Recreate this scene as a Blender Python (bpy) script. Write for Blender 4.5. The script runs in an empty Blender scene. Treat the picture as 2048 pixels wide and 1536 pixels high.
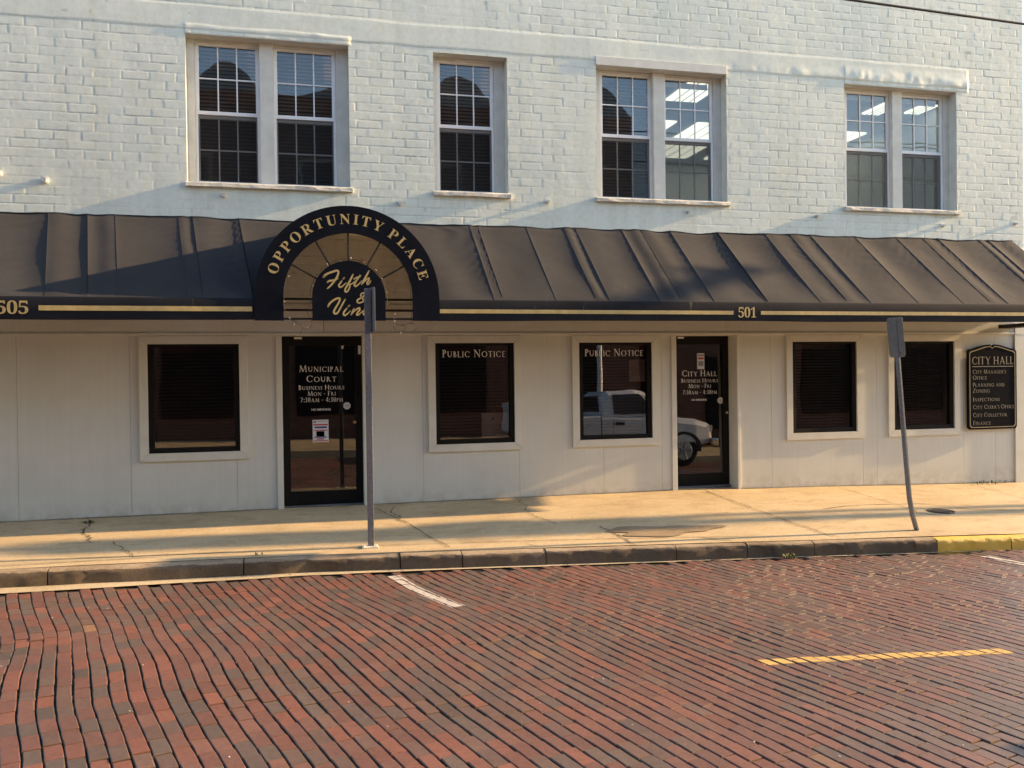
import bpy, bmesh, math, random
import numpy as np
from mathutils import Vector, Matrix

R = math.radians
random.seed(7)
rng = np.random.default_rng(11)
scene = bpy.context.scene
COL = scene.collection

# ------------------------------------------------------------------ camera
cam_d = bpy.data.cameras.new("camera")
cam = bpy.data.objects.new("camera", cam_d)
COL.objects.link(cam)
cam_d.sensor_width = 36.0
cam_d.lens = 36.0 * 1778.2 / 2048.0
cam_d.clip_end = 2000.0
yaw, pitch, roll = R(14.108), R(0.523), R(0.752)
r0 = Vector((math.cos(yaw), -math.sin(yaw), 0))
fh = Vector((math.sin(yaw), math.cos(yaw), 0))
zz = Vector((0, 0, 1))
F = fh * math.cos(pitch) - zz * math.sin(pitch)
u0 = zz * math.cos(pitch) + fh * math.sin(pitch)
RT = r0 * math.cos(roll) - u0 * math.sin(roll)
UP = u0 * math.cos(roll) + r0 * math.sin(roll)
M = Matrix((RT, UP, -F)).transposed().to_4x4()
M.translation = Vector((0, -11.3, 1.6))
cam.matrix_world = M
scene.camera = cam

# ------------------------------------------------------------------ light
SUN_EL, SUN_AZ = 16.5, 2.1          # degrees; azimuth measured from +X towards the street
world = bpy.data.worlds.new("World")
scene.world = world
world.use_nodes = True
wn = world.node_tree
bg = wn.nodes["Background"]
sky = wn.nodes.new("ShaderNodeTexSky")
sky.sky_type = 'NISHITA'
sky.sun_disc = False
sky.sun_elevation = R(SUN_EL)
sky.sun_rotation = R(90 + SUN_AZ)
sky.air_density = 1.0
sky.dust_density = 1.0
sky.ozone_density = 1.0
wn.links.new(sky.outputs[0], bg.inputs[0])
bg.inputs[1].default_value = 0.135
sd = bpy.data.lights.new("sun", 'SUN')
sun = bpy.data.objects.new("sun", sd)
COL.objects.link(sun)
sd.energy = 4.9
sd.angle = R(0.5)
sd.color = (1.0, 0.66, 0.33)
sdir = Vector((math.cos(R(SUN_EL)) * math.cos(R(SUN_AZ)), -math.cos(R(SUN_EL)) * math.sin(R(SUN_AZ)), math.sin(R(SUN_EL))))
sun.rotation_euler = sdir.to_track_quat('Z', 'Y').to_euler()
sun.location = sdir * 60
vs = scene.view_settings
vs.view_transform = 'Standard'
vs.look = 'None'
vs.exposure = 1.72
vs.gamma = 1.0

# ------------------------------------------------------------------ materials
def new_mat(name):
    m = bpy.data.materials.new(name)
    m.use_nodes = True
    nt = m.node_tree
    return m, nt, nt.nodes["Principled BSDF"]

def N(nt, kind, **kw):
    n = nt.nodes.new(kind)
    for k, v in kw.items():
        if k in ('operation', 'blend_type', 'data_type', 'feature', 'interpolation_type', 'attribute_name', 'noise_dimensions'):
            setattr(n, k, v)
    return n

def ramp(nt, src, stops):
    r = nt.nodes.new("ShaderNodeValToRGB")
    el = r.color_ramp.elements
    el[0].position, el[0].color = stops[0][0], (*stops[0][1], 1)
    el[1].position, el[1].color = stops[-1][0], (*stops[-1][1], 1)
    for p, c in stops[1:-1]:
        e = el.new(p)
        e.color = (*c, 1)
    nt.links.new(src, r.inputs[0])
    return r.outputs[0]

def noise(nt, scale, detail=4, rough=.6, stretch=None, coord='Object', dist=0):
    tc = nt.nodes.new("ShaderNodeTexCoord")
    n = nt.nodes.new("ShaderNodeTexNoise")
    n.inputs['Scale'].default_value = scale
    n.inputs['Detail'].default_value = detail
    n.inputs['Roughness'].default_value = rough
    n.inputs['Distortion'].default_value = dist
    if stretch:
        mp = nt.nodes.new("ShaderNodeMapping")
        mp.inputs['Scale'].default_value = stretch
        nt.links.new(tc.outputs[coord], mp.inputs[0])
        nt.links.new(mp.outputs[0], n.inputs['Vector'])
    else:
        nt.links.new(tc.outputs[coord], n.inputs['Vector'])
    return n.outputs['Fac']

def mixc(nt, fac, a, b, mode='MIX'):
    m = nt.nodes.new("ShaderNodeMix")
    m.data_type = 'RGBA'
    m.blend_type = mode
    if isinstance(fac, (int, float)): m.inputs[0].default_value = fac
    else: nt.links.new(fac, m.inputs[0])
    for s, i in ((a, 6), (b, 7)):
        if isinstance(s, tuple): m.inputs[i].default_value = (*s, 1)
        else: nt.links.new(s, m.inputs[i])
    return m.outputs[2]

def mth(nt, op, a, b=None):
    m = nt.nodes.new("ShaderNodeMath")
    m.operation = op
    for s, i in ((a, 0), (b, 1)):
        if s is None: continue
        if isinstance(s, (int, float)): m.inputs[i].default_value = s
        else: nt.links.new(s, m.inputs[i])
    return m.outputs[0]

def bump(nt, bs, h, dist, strength=1.0):
    b = nt.nodes.new("ShaderNodeBump")
    b.inputs['Distance'].default_value = dist
    b.inputs['Strength'].default_value = strength
    nt.links.new(h, b.inputs['Height'])
    nt.links.new(b.outputs[0], bs.inputs['Normal'])

def simple(name, col, rough=.6, metal=0., var=.12, scale=9., bmp=0., bscale=60., spec=.4, stretch=None):
    m, nt, bs = new_mat(name)
    d = tuple(max(0, c * (1 - var)) for c in col)
    l = tuple(min(1, c * (1 + var)) for c in col)
    c = ramp(nt, noise(nt, scale, 5, .6, stretch), [(.3, d), (.7, l)])
    nt.links.new(c, bs.inputs['Base Color'])
    bs.inputs['Roughness'].default_value = rough
    bs.inputs['Metallic'].default_value = metal
    bs.inputs['Specular IOR Level'].default_value = spec
    if bmp: bump(nt, bs, noise(nt, bscale, 3, .6), bmp)
    return m

def emit(name, col, s):
    m, nt, bs = new_mat(name)
    bs.inputs['Base Color'].default_value = (*col, 1)
    bs.inputs['Emission Color'].default_value = (*col, 1)
    bs.inputs['Emission Strength'].default_value = s
    return m

def glass(name, f0, tint, rough=0.003, wob=0.0):
    m, nt, bs = new_mat(name)
    nt.nodes.remove(bs)
    out = nt.nodes["Material Output"]
    tr = nt.nodes.new("ShaderNodeBsdfTransparent")
    tr.inputs[0].default_value = (*tint, 1)
    gl = nt.nodes.new("ShaderNodeBsdfGlossy")
    gl.inputs['Roughness'].default_value = rough
    gl.inputs['Color'].default_value = (.95, .97, 1, 1)
    lw = nt.nodes.new("ShaderNodeLayerWeight")
    lw.inputs[0].default_value = .5
    p = mth(nt, 'POWER', lw.outputs['Facing'], 4.0)
    f = mth(nt, 'ADD', mth(nt, 'MULTIPLY', p, .85), f0)
    if wob:
        b = nt.nodes.new("ShaderNodeBump")
        b.inputs['Distance'].default_value = wob
        nt.links.new(noise(nt, 2.2, 1, .4), b.inputs['Height'])
        nt.links.new(b.outputs[0], gl.inputs['Normal'])
    mx = nt.nodes.new("ShaderNodeMixShader")
    nt.links.new(f, mx.inputs[0])
    nt.links.new(tr.outputs[0], mx.inputs[1])
    nt.links.new(gl.outputs[0], mx.inputs[2])
    nt.links.new(mx.outputs[0], out.inputs[0])
    return m

MT = {}
# painted brick, upper storey: grey-white paint, slightly grubby
def painted_brick():
    m, nt, bs = new_mat("painted_brick")
    c1 = ramp(nt, noise(nt, 1.1, 5, .62), [(.3, (.65, .705, .648)), (.7, (.715, .768, .708))])
    g = ramp(nt, noise(nt, 14, 6, .7), [(.30, (.86, .85, .82)), (.55, (1, 1, 1))])
    c2 = mixc(nt, .8, c1, g, 'MULTIPLY')
    s = ramp(nt, noise(nt, 1.0, 4, .6, (4.5, 1, .35)), [(.33, (.86, .85, .81)), (.56, (1, 1, 1))])
    c3 = mixc(nt, .5, c2, s, 'MULTIPLY')
    at = nt.nodes.new("ShaderNodeAttribute")
    at.attribute_name = "dirt"
    c4 = mixc(nt, at.outputs['Fac'], c3, (.24, .235, .215))
    nt.links.new(c4, bs.inputs['Base Color'])
    bs.inputs['Roughness'].default_value = .62
    bs.inputs['Specular IOR Level'].default_value = .25
    bump(nt, bs, noise(nt, 120, 4, .6), .0012)
    return m
MT['brick_paint'] = painted_brick()

def siding():
    m, nt, bs = new_mat("cream_siding_paint")
    c1 = ramp(nt, noise(nt, 1.6, 5, .6), [(.3, (.565, .575, .53)), (.7, (.62, .628, .585))])
    s = ramp(nt, noise(nt, 1, 5, .65, (26, 1, .5)), [(.35, (.95, .945, .93)), (.6, (1, 1, 1))])
    c2 = mixc(nt, .7, c1, s, 'MULTIPLY')
    tc = nt.nodes.new("ShaderNodeTexCoord")
    sx = nt.nodes.new("ShaderNodeSeparateXYZ")
    nt.links.new(tc.outputs['Object'], sx.inputs[0])
    lo = nt.nodes.new("ShaderNodeMapRange")
    lo.inputs[1].default_value, lo.inputs[2].default_value = .0, .20
    lo.inputs[3].default_value, lo.inputs[4].default_value = .55, 0
    nt.links.new(sx.outputs[2], lo.inputs[0])
    spl = mth(nt, 'MULTIPLY', lo.outputs[0], ramp(nt, noise(nt, 7, 6, .7), [(.42, (0, 0, 0)), (.62, (1, 1, 1))]))
    c3 = mixc(nt, spl, c2, (.40, .36, .29))
    nt.links.new(c3, bs.inputs['Base Color'])
    bs.inputs['Roughness'].default_value = .55
    bs.inputs['Specular IOR Level'].default_value = .3
    bump(nt, bs, noise(nt, 1, 4, .7, (160, 1, 4)), .0006)
    return m
MT['siding'] = siding()
MT['trim'] = simple("cream_trim_paint", (.60, .60, .545), .5, var=.06, scale=5, bmp=.001, bscale=40)
MT['casing'] = simple("window_casing_paint", (.62, .62, .565), .55, var=.10, scale=6, bmp=.0012, bscale=30)
MT['vinyl'] = simple("white_vinyl_sash", (.78, .79, .80), .35, var=.04)
MT['sill'] = simple("stone_sill", (.60, .57, .49), .75, var=.25, scale=16, bmp=.004, bscale=40)
MT['black_frame'] = simple("black_aluminium", (.010, .0095, .0095), .6, var=.2, scale=12, spec=.12)
MT['dark_room'] = simple("dark_interior", (.035, .03, .028), .9, var=.3, scale=2)
MT['white_room'] = simple("pale_interior", (.80, .81, .80), .9, var=.05)
MT['blind'] = simple("brown_blind", (.14, .095, .078), .55, var=.2, scale=4)
MT['blind2'] = simple("tan_blind", (.16, .125, .105), .6, var=.15, scale=4)
MT['screen'] = None
MT['glass_up'] = glass("upper_glass", .075, (.86, .89, .89), wob=.0016)
MT['glass_low'] = glass("storefront_glass", .095, (.62, .57, .54), wob=.0008)
MT['troffer_and_fill'] = emit("ceiling_and_fill_panel", (1, .94, .74), .48)
MT['letter_white'] = simple("white_vinyl_lettering", (.74, .72, .68), .6, var=.08, scale=20)
MT['letter_gold'] = simple("gold_painted_lettering", (.50, .38, .16), .6, var=.16, scale=14)
MT['plaque'] = simple("black_plaque_paint", (.008, .009, .012), .85, var=.2, spec=.04)
MT['plaque_gold'] = simple("plaque_gold_line", (.30, .24, .14), .45, var=.15)
MT['plaque_text'] = simple("plaque_engraved_text", (.24, .22, .185), .6, var=.4, scale=60)
MT['post'] = simple("galvanised_post", (.150, .160, .185), .5, .25, var=.25, scale=25)
MT['sign_back'] = simple("weathered_aluminium_plate", (.20, .205, .21), .5, .55, var=.15, scale=14)
MT['sign_white'] = simple("white_sign_face", (.7, .7, .68), .4, var=.05)
MT['frame_dark'] = simple("awning_frame_steel", (.025, .022, .02), .5, .3, var=.2)
MT['cable'] = simple("cable_rubber", (.014, .016, .016), .6, var=.2)
MT['anchor'] = simple("painted_anchor", (.60, .59, .53), .6, var=.22, scale=30)
MT['leaf'] = simple("weed_leaf", (.10, .13, .035), .6, var=.35, scale=30)
MT['iron'] = simple("cast_iron_cover", (.07, .052, .042), .6, .5, var=.3, scale=40, bmp=.002, bscale=90)
MT['bulb'] = simple("string_bulb", (.34, .31, .26), .25, var=.1)
MT['paper'] = simple("white_paper", (.62, .64, .66), .8, var=.05)
MT['red_ink'] = simple("red_ink", (.42, .05, .05), .7)
MT['blue_ink'] = simple("blue_ink", (.04, .06, .22), .7)
MT['grey_ink'] = simple("grey_ink", (.22, .23, .27), .7)
MT['pebble'] = simple("pale_pebble", (.62, .58, .52), .8, var=.15)
MT['crack'] = simple("crack_dirt", (.085, .065, .042), .95, var=.35, scale=20)
MT['truck'] = simple("white_truck_paint", (.74, .75, .76), .25, var=.02, spec=.6)
MT['tyre'] = simple("tyre_rubber", (.018, .018, .018), .8, var=.2)
MT['rim'] = simple("alloy_rim", (.4, .4, .4), .3, .8)
MT['chrome'] = simple("chrome_bumper", (.6, .58, .52), .15, 1.0, var=.03)
MT['dark_plastic'] = simple("dark_trim_plastic", (.03, .03, .032), .5)
MT['car_glass'] = glass("car_glass", .06, (.12, .13, .13))
MT['lamp_glass'] = simple("lamp_lens", (.65, .62, .55), .15)
MT['tail_lamp'] = simple("tail_lamp_lens", (.4, .02, .02), .2)
MT['wood_pole'] = simple("weathered_pole_wood", (.16, .11, .075), .85, var=.3, scale=1, stretch=(30, 30, 1))
MT['roof_grey'] = simple('grey_roof', (.13, .15, .17), .7, var=.1)
MT['pole_white'] = simple("pale_pole_paint", (.62, .62, .60), .5, var=.06)

def fabric():
    m, nt, bs = new_mat("black_awning_fabric")
    c = ramp(nt, noise(nt, 1.6, 6, .65, (1, 1, .6)), [(.28, (.020, .0212, .0255)), (.55, (.0255, .0268, .0315)), (.78, (.034, .0352, .039))])
    sp = ramp(nt, noise(nt, 46, 2, .5), [(.735, (0, 0, 0)), (.75, (1, 1, 1))])
    c2 = mixc(nt, mth(nt, 'MULTIPLY', sp, .12), c, (.4, .38, .34))
    nt.links.new(c2, bs.inputs['Base Color'])
    bs.inputs['Roughness'].default_value = .85
    bs.inputs['Specular IOR Level'].default_value = .15
    bs.inputs['Sheen Weight'].default_value = .05
    bs.inputs['Sheen Roughness'].default_value = .5
    bump(nt, bs, noise(nt, 420, 2, .5), .0006)
    return m
MT['fabric'] = fabric()
def thin_fabric():      # the stretched arch cover lets a little sunlight through
    m = MT['fabric'].copy()
    m.name = "stretched_awning_fabric"
    nt = m.node_tree
    out, bs = nt.nodes["Material Output"], nt.nodes["Principled BSDF"]
    tr = nt.nodes.new("ShaderNodeBsdfTranslucent")
    tr.inputs[0].default_value = (.75, .43, .22, 1)
    mx = nt.nodes.new("ShaderNodeMixShader")
    mx.inputs[0].default_value = .055
    nt.links.new(bs.outputs[0], mx.inputs[1])
    nt.links.new(tr.outputs[0], mx.inputs[2])
    nt.links.new(mx.outputs[0], out.inputs[0])
    return m
MT['fabric_thin'] = thin_fabric()

def fabric_front():
    m, nt, bs = new_mat("black_valance_fabric")
    c = ramp(nt, noise(nt, 2.2, 5, .65), [(.3, (.008, .0095, .0145)), (.7, (.013, .015, .021))])
    st = ramp(nt, noise(nt, 1, 5, .7, (19, 1, 2.6), dist=.8), [(.64, (0, 0, 0)), (.72, (1, 1, 1))])
    c2 = mixc(nt, mth(nt, 'MULTIPLY', st, .16), c, (.42, .38, .26))
    nt.links.new(c2, bs.inputs['Base Color'])
    bs.inputs['Roughness'].default_value = .8
    bs.inputs['Specular IOR Level'].default_value = .2
    return m
MT['fabric_front'] = fabric_front()
MT['fabric_sign'] = simple("black_sign_fabric", (.008, .010, .0155), .9, var=.18, scale=3, spec=.06)

def concrete(name, lo, hi, stain=(.20, .15, .09), sa=.6, bd=.003):
    m, nt, bs = new_mat(name)
    c1 = ramp(nt, noise(nt, .9, 6, .65), [(.3, lo), (.7, hi)])
    g = ramp(nt, noise(nt, 42, 7, .8), [(.30, (.50, .47, .44)), (.52, (1, 1, 1)), (.72, (1.0, 1.0, 1.0))])
    c2 = mixc(nt, .8, c1, g, 'MULTIPLY')
    s = ramp(nt, noise(nt, 2.3, 7, .72, (1, 2.0, 1), dist=.6), [(.50, (0, 0, 0)), (.72, (1, 1, 1))])
    c3 = mixc(nt, mth(nt, 'MULTIPLY', s, sa), c2, stain)
    nt.links.new(c3, bs.inputs['Base Color'])
    bs.inputs['Roughness'].default_value = .88
    bs.inputs['Specular IOR Level'].default_value = .2
    bump(nt, bs, noise(nt, 80, 6, .75), bd)
    return m
MT['concrete'] = concrete("sidewalk_concrete", (.43, .335, .20), (.56, .445, .28), (.25, .17, .085))
MT['gutter'] = concrete("gutter_concrete", (.42, .345, .22), (.54, .45, .30), sa=.35)
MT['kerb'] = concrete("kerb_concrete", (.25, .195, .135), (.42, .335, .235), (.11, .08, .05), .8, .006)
MT['kerb_face'] = concrete('kerb_dark_face', (.10, .079, .057), (.20, .158, .112), (.055, .042, .03), .7, .006)  # front face of the kerb, a darker tone than its top
MT['patch'] = concrete("rough_patch_concrete", (.21, .16, .10), (.34, .26, .17), (.12, .085, .05), .7, .008)

def yellow_kerb():
    m, nt, bs = new_mat("yellow_kerb_paint")
    c = ramp(nt, noise(nt, 3, 5, .6), [(.3, (.62, .40, .05)), (.7, (.74, .49, .07))])
    w = ramp(nt, noise(nt, 16, 7, .75, (1, 1, 1.6)), [(.57, (0, 0, 0)), (.66, (1, 1, 1))])
    nt.links.new(mixc(nt, mth(nt, 'MULTIPLY', w, .55), c, (.30, .25, .18)), bs.inputs['Base Color'])
    bs.inputs['Roughness'].default_value = .6
    bump(nt, bs, noise(nt, 50, 6, .75), .005)
    return m
MT['yellow_kerb'] = yellow_kerb()

def road_paint(name, col):
    m, nt, bs = new_mat(name)
    w = ramp(nt, noise(nt, 22, 7, .78), [(.47, (0, 0, 0)), (.66, (1, 1, 1))])
    nt.links.new(mixc(nt, mth(nt, 'MULTIPLY', w, .85), col, (.24, .13, .10)), bs.inputs['Base Color'])
    bs.inputs['Roughness'].default_value = .75
    return m
MT['white_line'] = road_paint("white_road_paint", (.46, .44, .40))
MT['yellow_line'] = road_paint("yellow_road_paint", (.50, .33, .085))

def paver():
    m, nt, bs = new_mat("brick_paver")
    at = nt.nodes.new("ShaderNodeAttribute")
    at.attribute_name = "tone"
    g = ramp(nt, noise(nt, 30, 6, .75), [(.28, (.55, .54, .53)), (.55, (1, 1, 1)), (.8, (1.2, 1.18, 1.15))])
    c = mixc(nt, .75, at.outputs['Color'], g, 'MULTIPLY')
    d = ramp(nt, noise(nt, .8, 5, .6), [(.35, (.80, .78, .76)), (.65, (1.08, 1.05, 1.02))])
    c2 = mixc(nt, .7, c, d, 'MULTIPLY')
    nt.links.new(c2, bs.inputs['Base Color'])
    bs.inputs['Roughness'].default_value = .52
    bs.inputs['Specular IOR Level'].default_value = .55
    bump(nt, bs, noise(nt, 90, 6, .75), .003)
    return m
MT['paver'] = paver()
MT['bed'] = simple("joint_dirt", (.035, .026, .019), .95, var=.45, scale=25, bmp=.006, bscale=70)
MT['asphalt'] = simple("road_base", (.10, .055, .045), .9, var=.3, scale=4)
MT['earth'] = simple("far_ground", (.16, .14, .10), .95, var=.25, scale=.3)

def red_brick():
    m, nt, bs = new_mat("old_red_brick")
    tc = nt.nodes.new("ShaderNodeTexCoord")
    mp = nt.nodes.new("ShaderNodeMapping")
    mp.inputs['Rotation'].default_value = (R(90), 0, 0)
    nt.links.new(tc.outputs['Object'], mp.inputs[0])
    b = nt.nodes.new("ShaderNodeTexBrick")
    b.inputs['Scale'].default_value = 1
    b.inputs['Brick Width'].default_value = .22
    b.inputs['Row Height'].default_value = .075
    b.inputs['Mortar Size'].default_value = .006
    b.inputs['Color1'].default_value = (.105, .045, .032, 1)
    b.inputs['Color2'].default_value = (.15, .068, .046, 1)
    b.inputs['Mortar'].default_value = (.12, .10, .085, 1)
    nt.links.new(mp.outputs[0], b.inputs['Vector'])
    d = ramp(nt, noise(nt, .6, 5, .6), [(.3, (.7, .7, .7)), (.7, (1, 1, 1))])
    nt.links.new(mixc(nt, .8, b.outputs[0], d, 'MULTIPLY'), bs.inputs['Base Color'])
    bs.inputs['Roughness'].default_value = .85
    return m
MT['red_brick'] = red_brick()

def screen_mat():
    m, nt, bs = new_mat("insect_screen")
    nt.nodes.remove(bs)
    out = nt.nodes["Material Output"]
    tr = nt.nodes.new("ShaderNodeBsdfTransparent")
    df = nt.nodes.new("ShaderNodeBsdfDiffuse")
    df.inputs[0].default_value = (.035, .035, .035, 1)
    mx = nt.nodes.new("ShaderNodeMixShader")
    mx.inputs[0].default_value = .34
    nt.links.new(tr.outputs[0], mx.inputs[1])
    nt.links.new(df.outputs[0], mx.inputs[2])
    nt.links.new(mx.outputs[0], out.inputs[0])
    return m
MT['screen'] = screen_mat()

# ------------------------------------------------------------------ mesh helpers
class MB:
    def __init__(s):
        s.v, s.f, s.m, s.sm = [], [], [], []
    def add(s, vs, fs, mi=0, smooth=False):
        o = len(s.v)
        s.v += [tuple(p) for p in vs]
        for f in fs:
            s.f.append(tuple(i + o for i in f))
            s.m.append(mi)
            s.sm.append(smooth)
    def box(s, x0, x1, y0, y1, z0, z1, mi=0, b=0.0):
        if x1 < x0: x0, x1 = x1, x0
        if y1 < y0: y0, y1 = y1, y0
        if z1 < z0: z0, z1 = z1, z0
        if b <= 0:
            v = [(x, y, z) for z in (z0, z1) for y in (y0, y1) for x in (x0, x1)]
            s.add(v, [(0, 2, 3, 1), (4, 5, 7, 6), (0, 1, 5, 4), (2, 6, 7, 3), (0, 4, 6, 2), (1, 3, 7, 5)], mi)
            return
        bm = bmesh.new()
        bmesh.ops.create_cube(bm, size=1)
        for v in bm.verts:
            v.co = Vector(((x0 + x1) / 2 + v.co.x * (x1 - x0), (y0 + y1) / 2 + v.co.y * (y1 - y0), (z0 + z1) / 2 + v.co.z * (z1 - z0)))
        bmesh.ops.bevel(bm, geom=bm.edges[:], offset=b, segments=2, affect='EDGES', profile=.6)
        bm.verts.index_update()
        s.add([v.co[:] for v in bm.verts], [[v.index for v in f.verts] for f in bm.faces], mi)
        bm.free()
    def prism(s, pts, y0, y1, mi=0):
        """pts: (x,z) outline counter-clockwise seen from -y"""
        n = len(pts)
        v = [(x, y0, z) for x, z in pts] + [(x, y1, z) for x, z in pts]
        f = [tuple(range(n)), tuple(range(2 * n - 1, n - 1, -1))]
        f += [(i, i + n, (i + 1) % n + n, (i + 1) % n) for i in range(n)]
        s.add(v, f, mi)
    def strip(s, A, B, y0, y1, mi=0):
        """solid between two (x,z) polylines, thickness y0..y1 (y0 front)"""
        n = len(A)
        v = [(x, y0, z) for x, z in A] + [(x, y0, z) for x, z in B] + [(x, y1, z) for x, z in A] + [(x, y1, z) for x, z in B]
        f = []
        for i in range(n - 1):
            a, b, c, d = i, i + 1, n + i + 1, n + i
            f.append((a, b, c, d))
            f.append((d + 2 * n, c + 2 * n, b + 2 * n, a + 2 * n))
            f.append((a, a + 2 * n, b + 2 * n, b))
            f.append((d, c, c + 2 * n, d + 2 * n))
        f.append((0, n, 3 * n, 2 * n))
        f.append((n - 1, 3 * n - 1, 4 * n - 1, 2 * n - 1))
        s.add(v, f, mi)
    def tube(s, pts, r, seg=8, mi=0, cap=True):
        pts = [Vector(p) for p in pts]
        rr = r if isinstance(r, (list, tuple)) else [r] * len(pts)
        rings = []
        up = Vector((0, 0, 1))
        for i, p in enumerate(pts):
            t = (pts[min(i + 1, len(pts) - 1)] - pts[max(i - 1, 0)]).normalized()
            a = t.cross(up)
            if a.length < 1e-3: a = t.cross(Vector((1, 0, 0)))
            a.normalize()
            b = t.cross(a).normalized()
            rings.append([p + (a * math.cos(2 * math.pi * k / seg) + b * math.sin(2 * math.pi * k / seg)) * rr[i] for k in range(seg)])
        v = [q[:] for rg in rings for q in rg]
        f = []
        for i in range(len(pts) - 1):
            for k in range(seg):
                k2 = (k + 1) % seg
                f.append((i * seg + k, i * seg + k2, (i + 1) * seg + k2, (i + 1) * seg + k))
        s.add(v, f, mi, True)
        if cap:
            s.add([q[:] for q in rings[0]], [tuple(range(seg))], mi)
            s.add([q[:] for q in rings[-1]], [tuple(range(seg - 1, -1, -1))], mi)
    def grid(s, P, mi=0, smooth=True):
        P = np.asarray(P)
        n, m = P.shape[:2]
        v = P.reshape(-1, 3).tolist()
        f = [(i * m + j, i * m + j + 1, (i + 1) * m + j + 1, (i + 1) * m + j) for i in range(n - 1) for j in range(m - 1)]
        s.add(v, f, mi, smooth)
    def quad(s, a, b, c, d, mi=0):
        s.add([a, b, c, d], [(0, 1, 2, 3)], mi)
    def build(s, name, mats, parent=None, fix=True):
        me = bpy.data.meshes.new(name)
        me.from_pydata(s.v, [], s.f)
        if not isinstance(mats, (list, tuple)): mats = [mats]
        for m in mats: me.materials.append(m)
        me.polygons.foreach_set("material_index", s.m)
        me.polygons.foreach_set("use_smooth", s.sm)
        if fix:
            bm = bmesh.new()
            bm.from_mesh(me)
            bmesh.ops.recalc_face_normals(bm, faces=bm.faces[:])
            bm.to_mesh(me)
            bm.free()
        me.update()
        o = bpy.data.objects.new(name, me)
        COL.objects.link(o)
        if parent is not None:
            o.parent = parent
            if parent.parent is None:      # parts are built in world coordinates
                o.matrix_parent_inverse = Matrix.Translation(parent.location).inverted()
        return o

def tag(o, label, cat, group=None):
    o["label"] = label
    o["category"] = cat
    if group: o["group"] = group
    return o
def struct(o, kind='structure'):
    o["kind"] = kind
    return o
def thing(name, label, cat, loc=(0, 0, 0), group=None):
    o = bpy.data.objects.new(name, None)
    COL.objects.link(o)
    o.location = loc
    o.empty_display_size = .2
    return tag(o, label, cat, group)

# value noise for geometry
_vt = {}
def vnoise(x, y, seed=0):
    if seed not in _vt: _vt[seed] = np.random.default_rng(seed).random((257, 257))
    g = _vt[seed]
    xi, yi = np.floor(x).astype(int), np.floor(y).astype(int)
    fx, fy = x - xi, y - yi
    fx, fy = fx * fx * (3 - 2 * fx), fy * fy * (3 - 2 * fy)
    a, b = g[xi % 256, yi % 256], g[(xi + 1) % 256, yi % 256]
    c, d = g[xi % 256, (yi + 1) % 256], g[(xi + 1) % 256, (yi + 1) % 256]
    return ((a * (1 - fx) + b * fx) * (1 - fy) + (c * (1 - fx) + d * fx) * fy) * 2 - 1
def fbm(x, y, seed=0, oc=3):
    s, a = 0, 1.
    for i in range(oc):
        s = s + a * vnoise(x * 2 ** i + 17.3 * i, y * 2 ** i + 5.1 * i, seed + i)
        a *= .5
    return s
def sstep(a, b, x):
    t = np.clip((x - a) / (b - a), 0, 1)
    return t * t * (3 - 2 * t)

# lettering -----------------------------------------------------------------
def serif(t):
    o = ''
    for ch in t:
        if 'A' <= ch <= 'Z': o += chr(0x1D400 + ord(ch) - 65)
        elif '0' <= ch <= '9': o += chr(0x1D7CE + ord(ch) - 48)
        else: o += ch
    return o
_gc = {}
def glyph(ch, font='serif', off=0.0):
    """(verts2d, faces, x0, x1) of one glyph at size 1"""
    k = (ch, font, off)
    if k in _gc: return _gc[k]
    c = bpy.data.curves.new("glyph", 'FONT')
    c.body = serif(ch) if font == 'serif' else ch
    c.size = 1
    c.resolution_u = 4
    c.offset = off
    o = bpy.data.objects.new("glyph", c)
    COL.objects.link(o)
    dg = bpy.context.evaluated_depsgraph_get()
    me = o.evaluated_get(dg).to_mesh()
    v = [(p.co.x, p.co.y) for p in me.vertices]
    f = [tuple(p.vertices) for p in me.polygons]
    o.evaluated_get(dg).to_mesh_clear()
    bpy.data.objects.remove(o)
    bpy.data.curves.remove(c)
    xs = [p[0] for p in v] or [0, .3]
    _gc[k] = (v, f, min(xs), max(xs))
    return _gc[k]
CAP = .68
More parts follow.
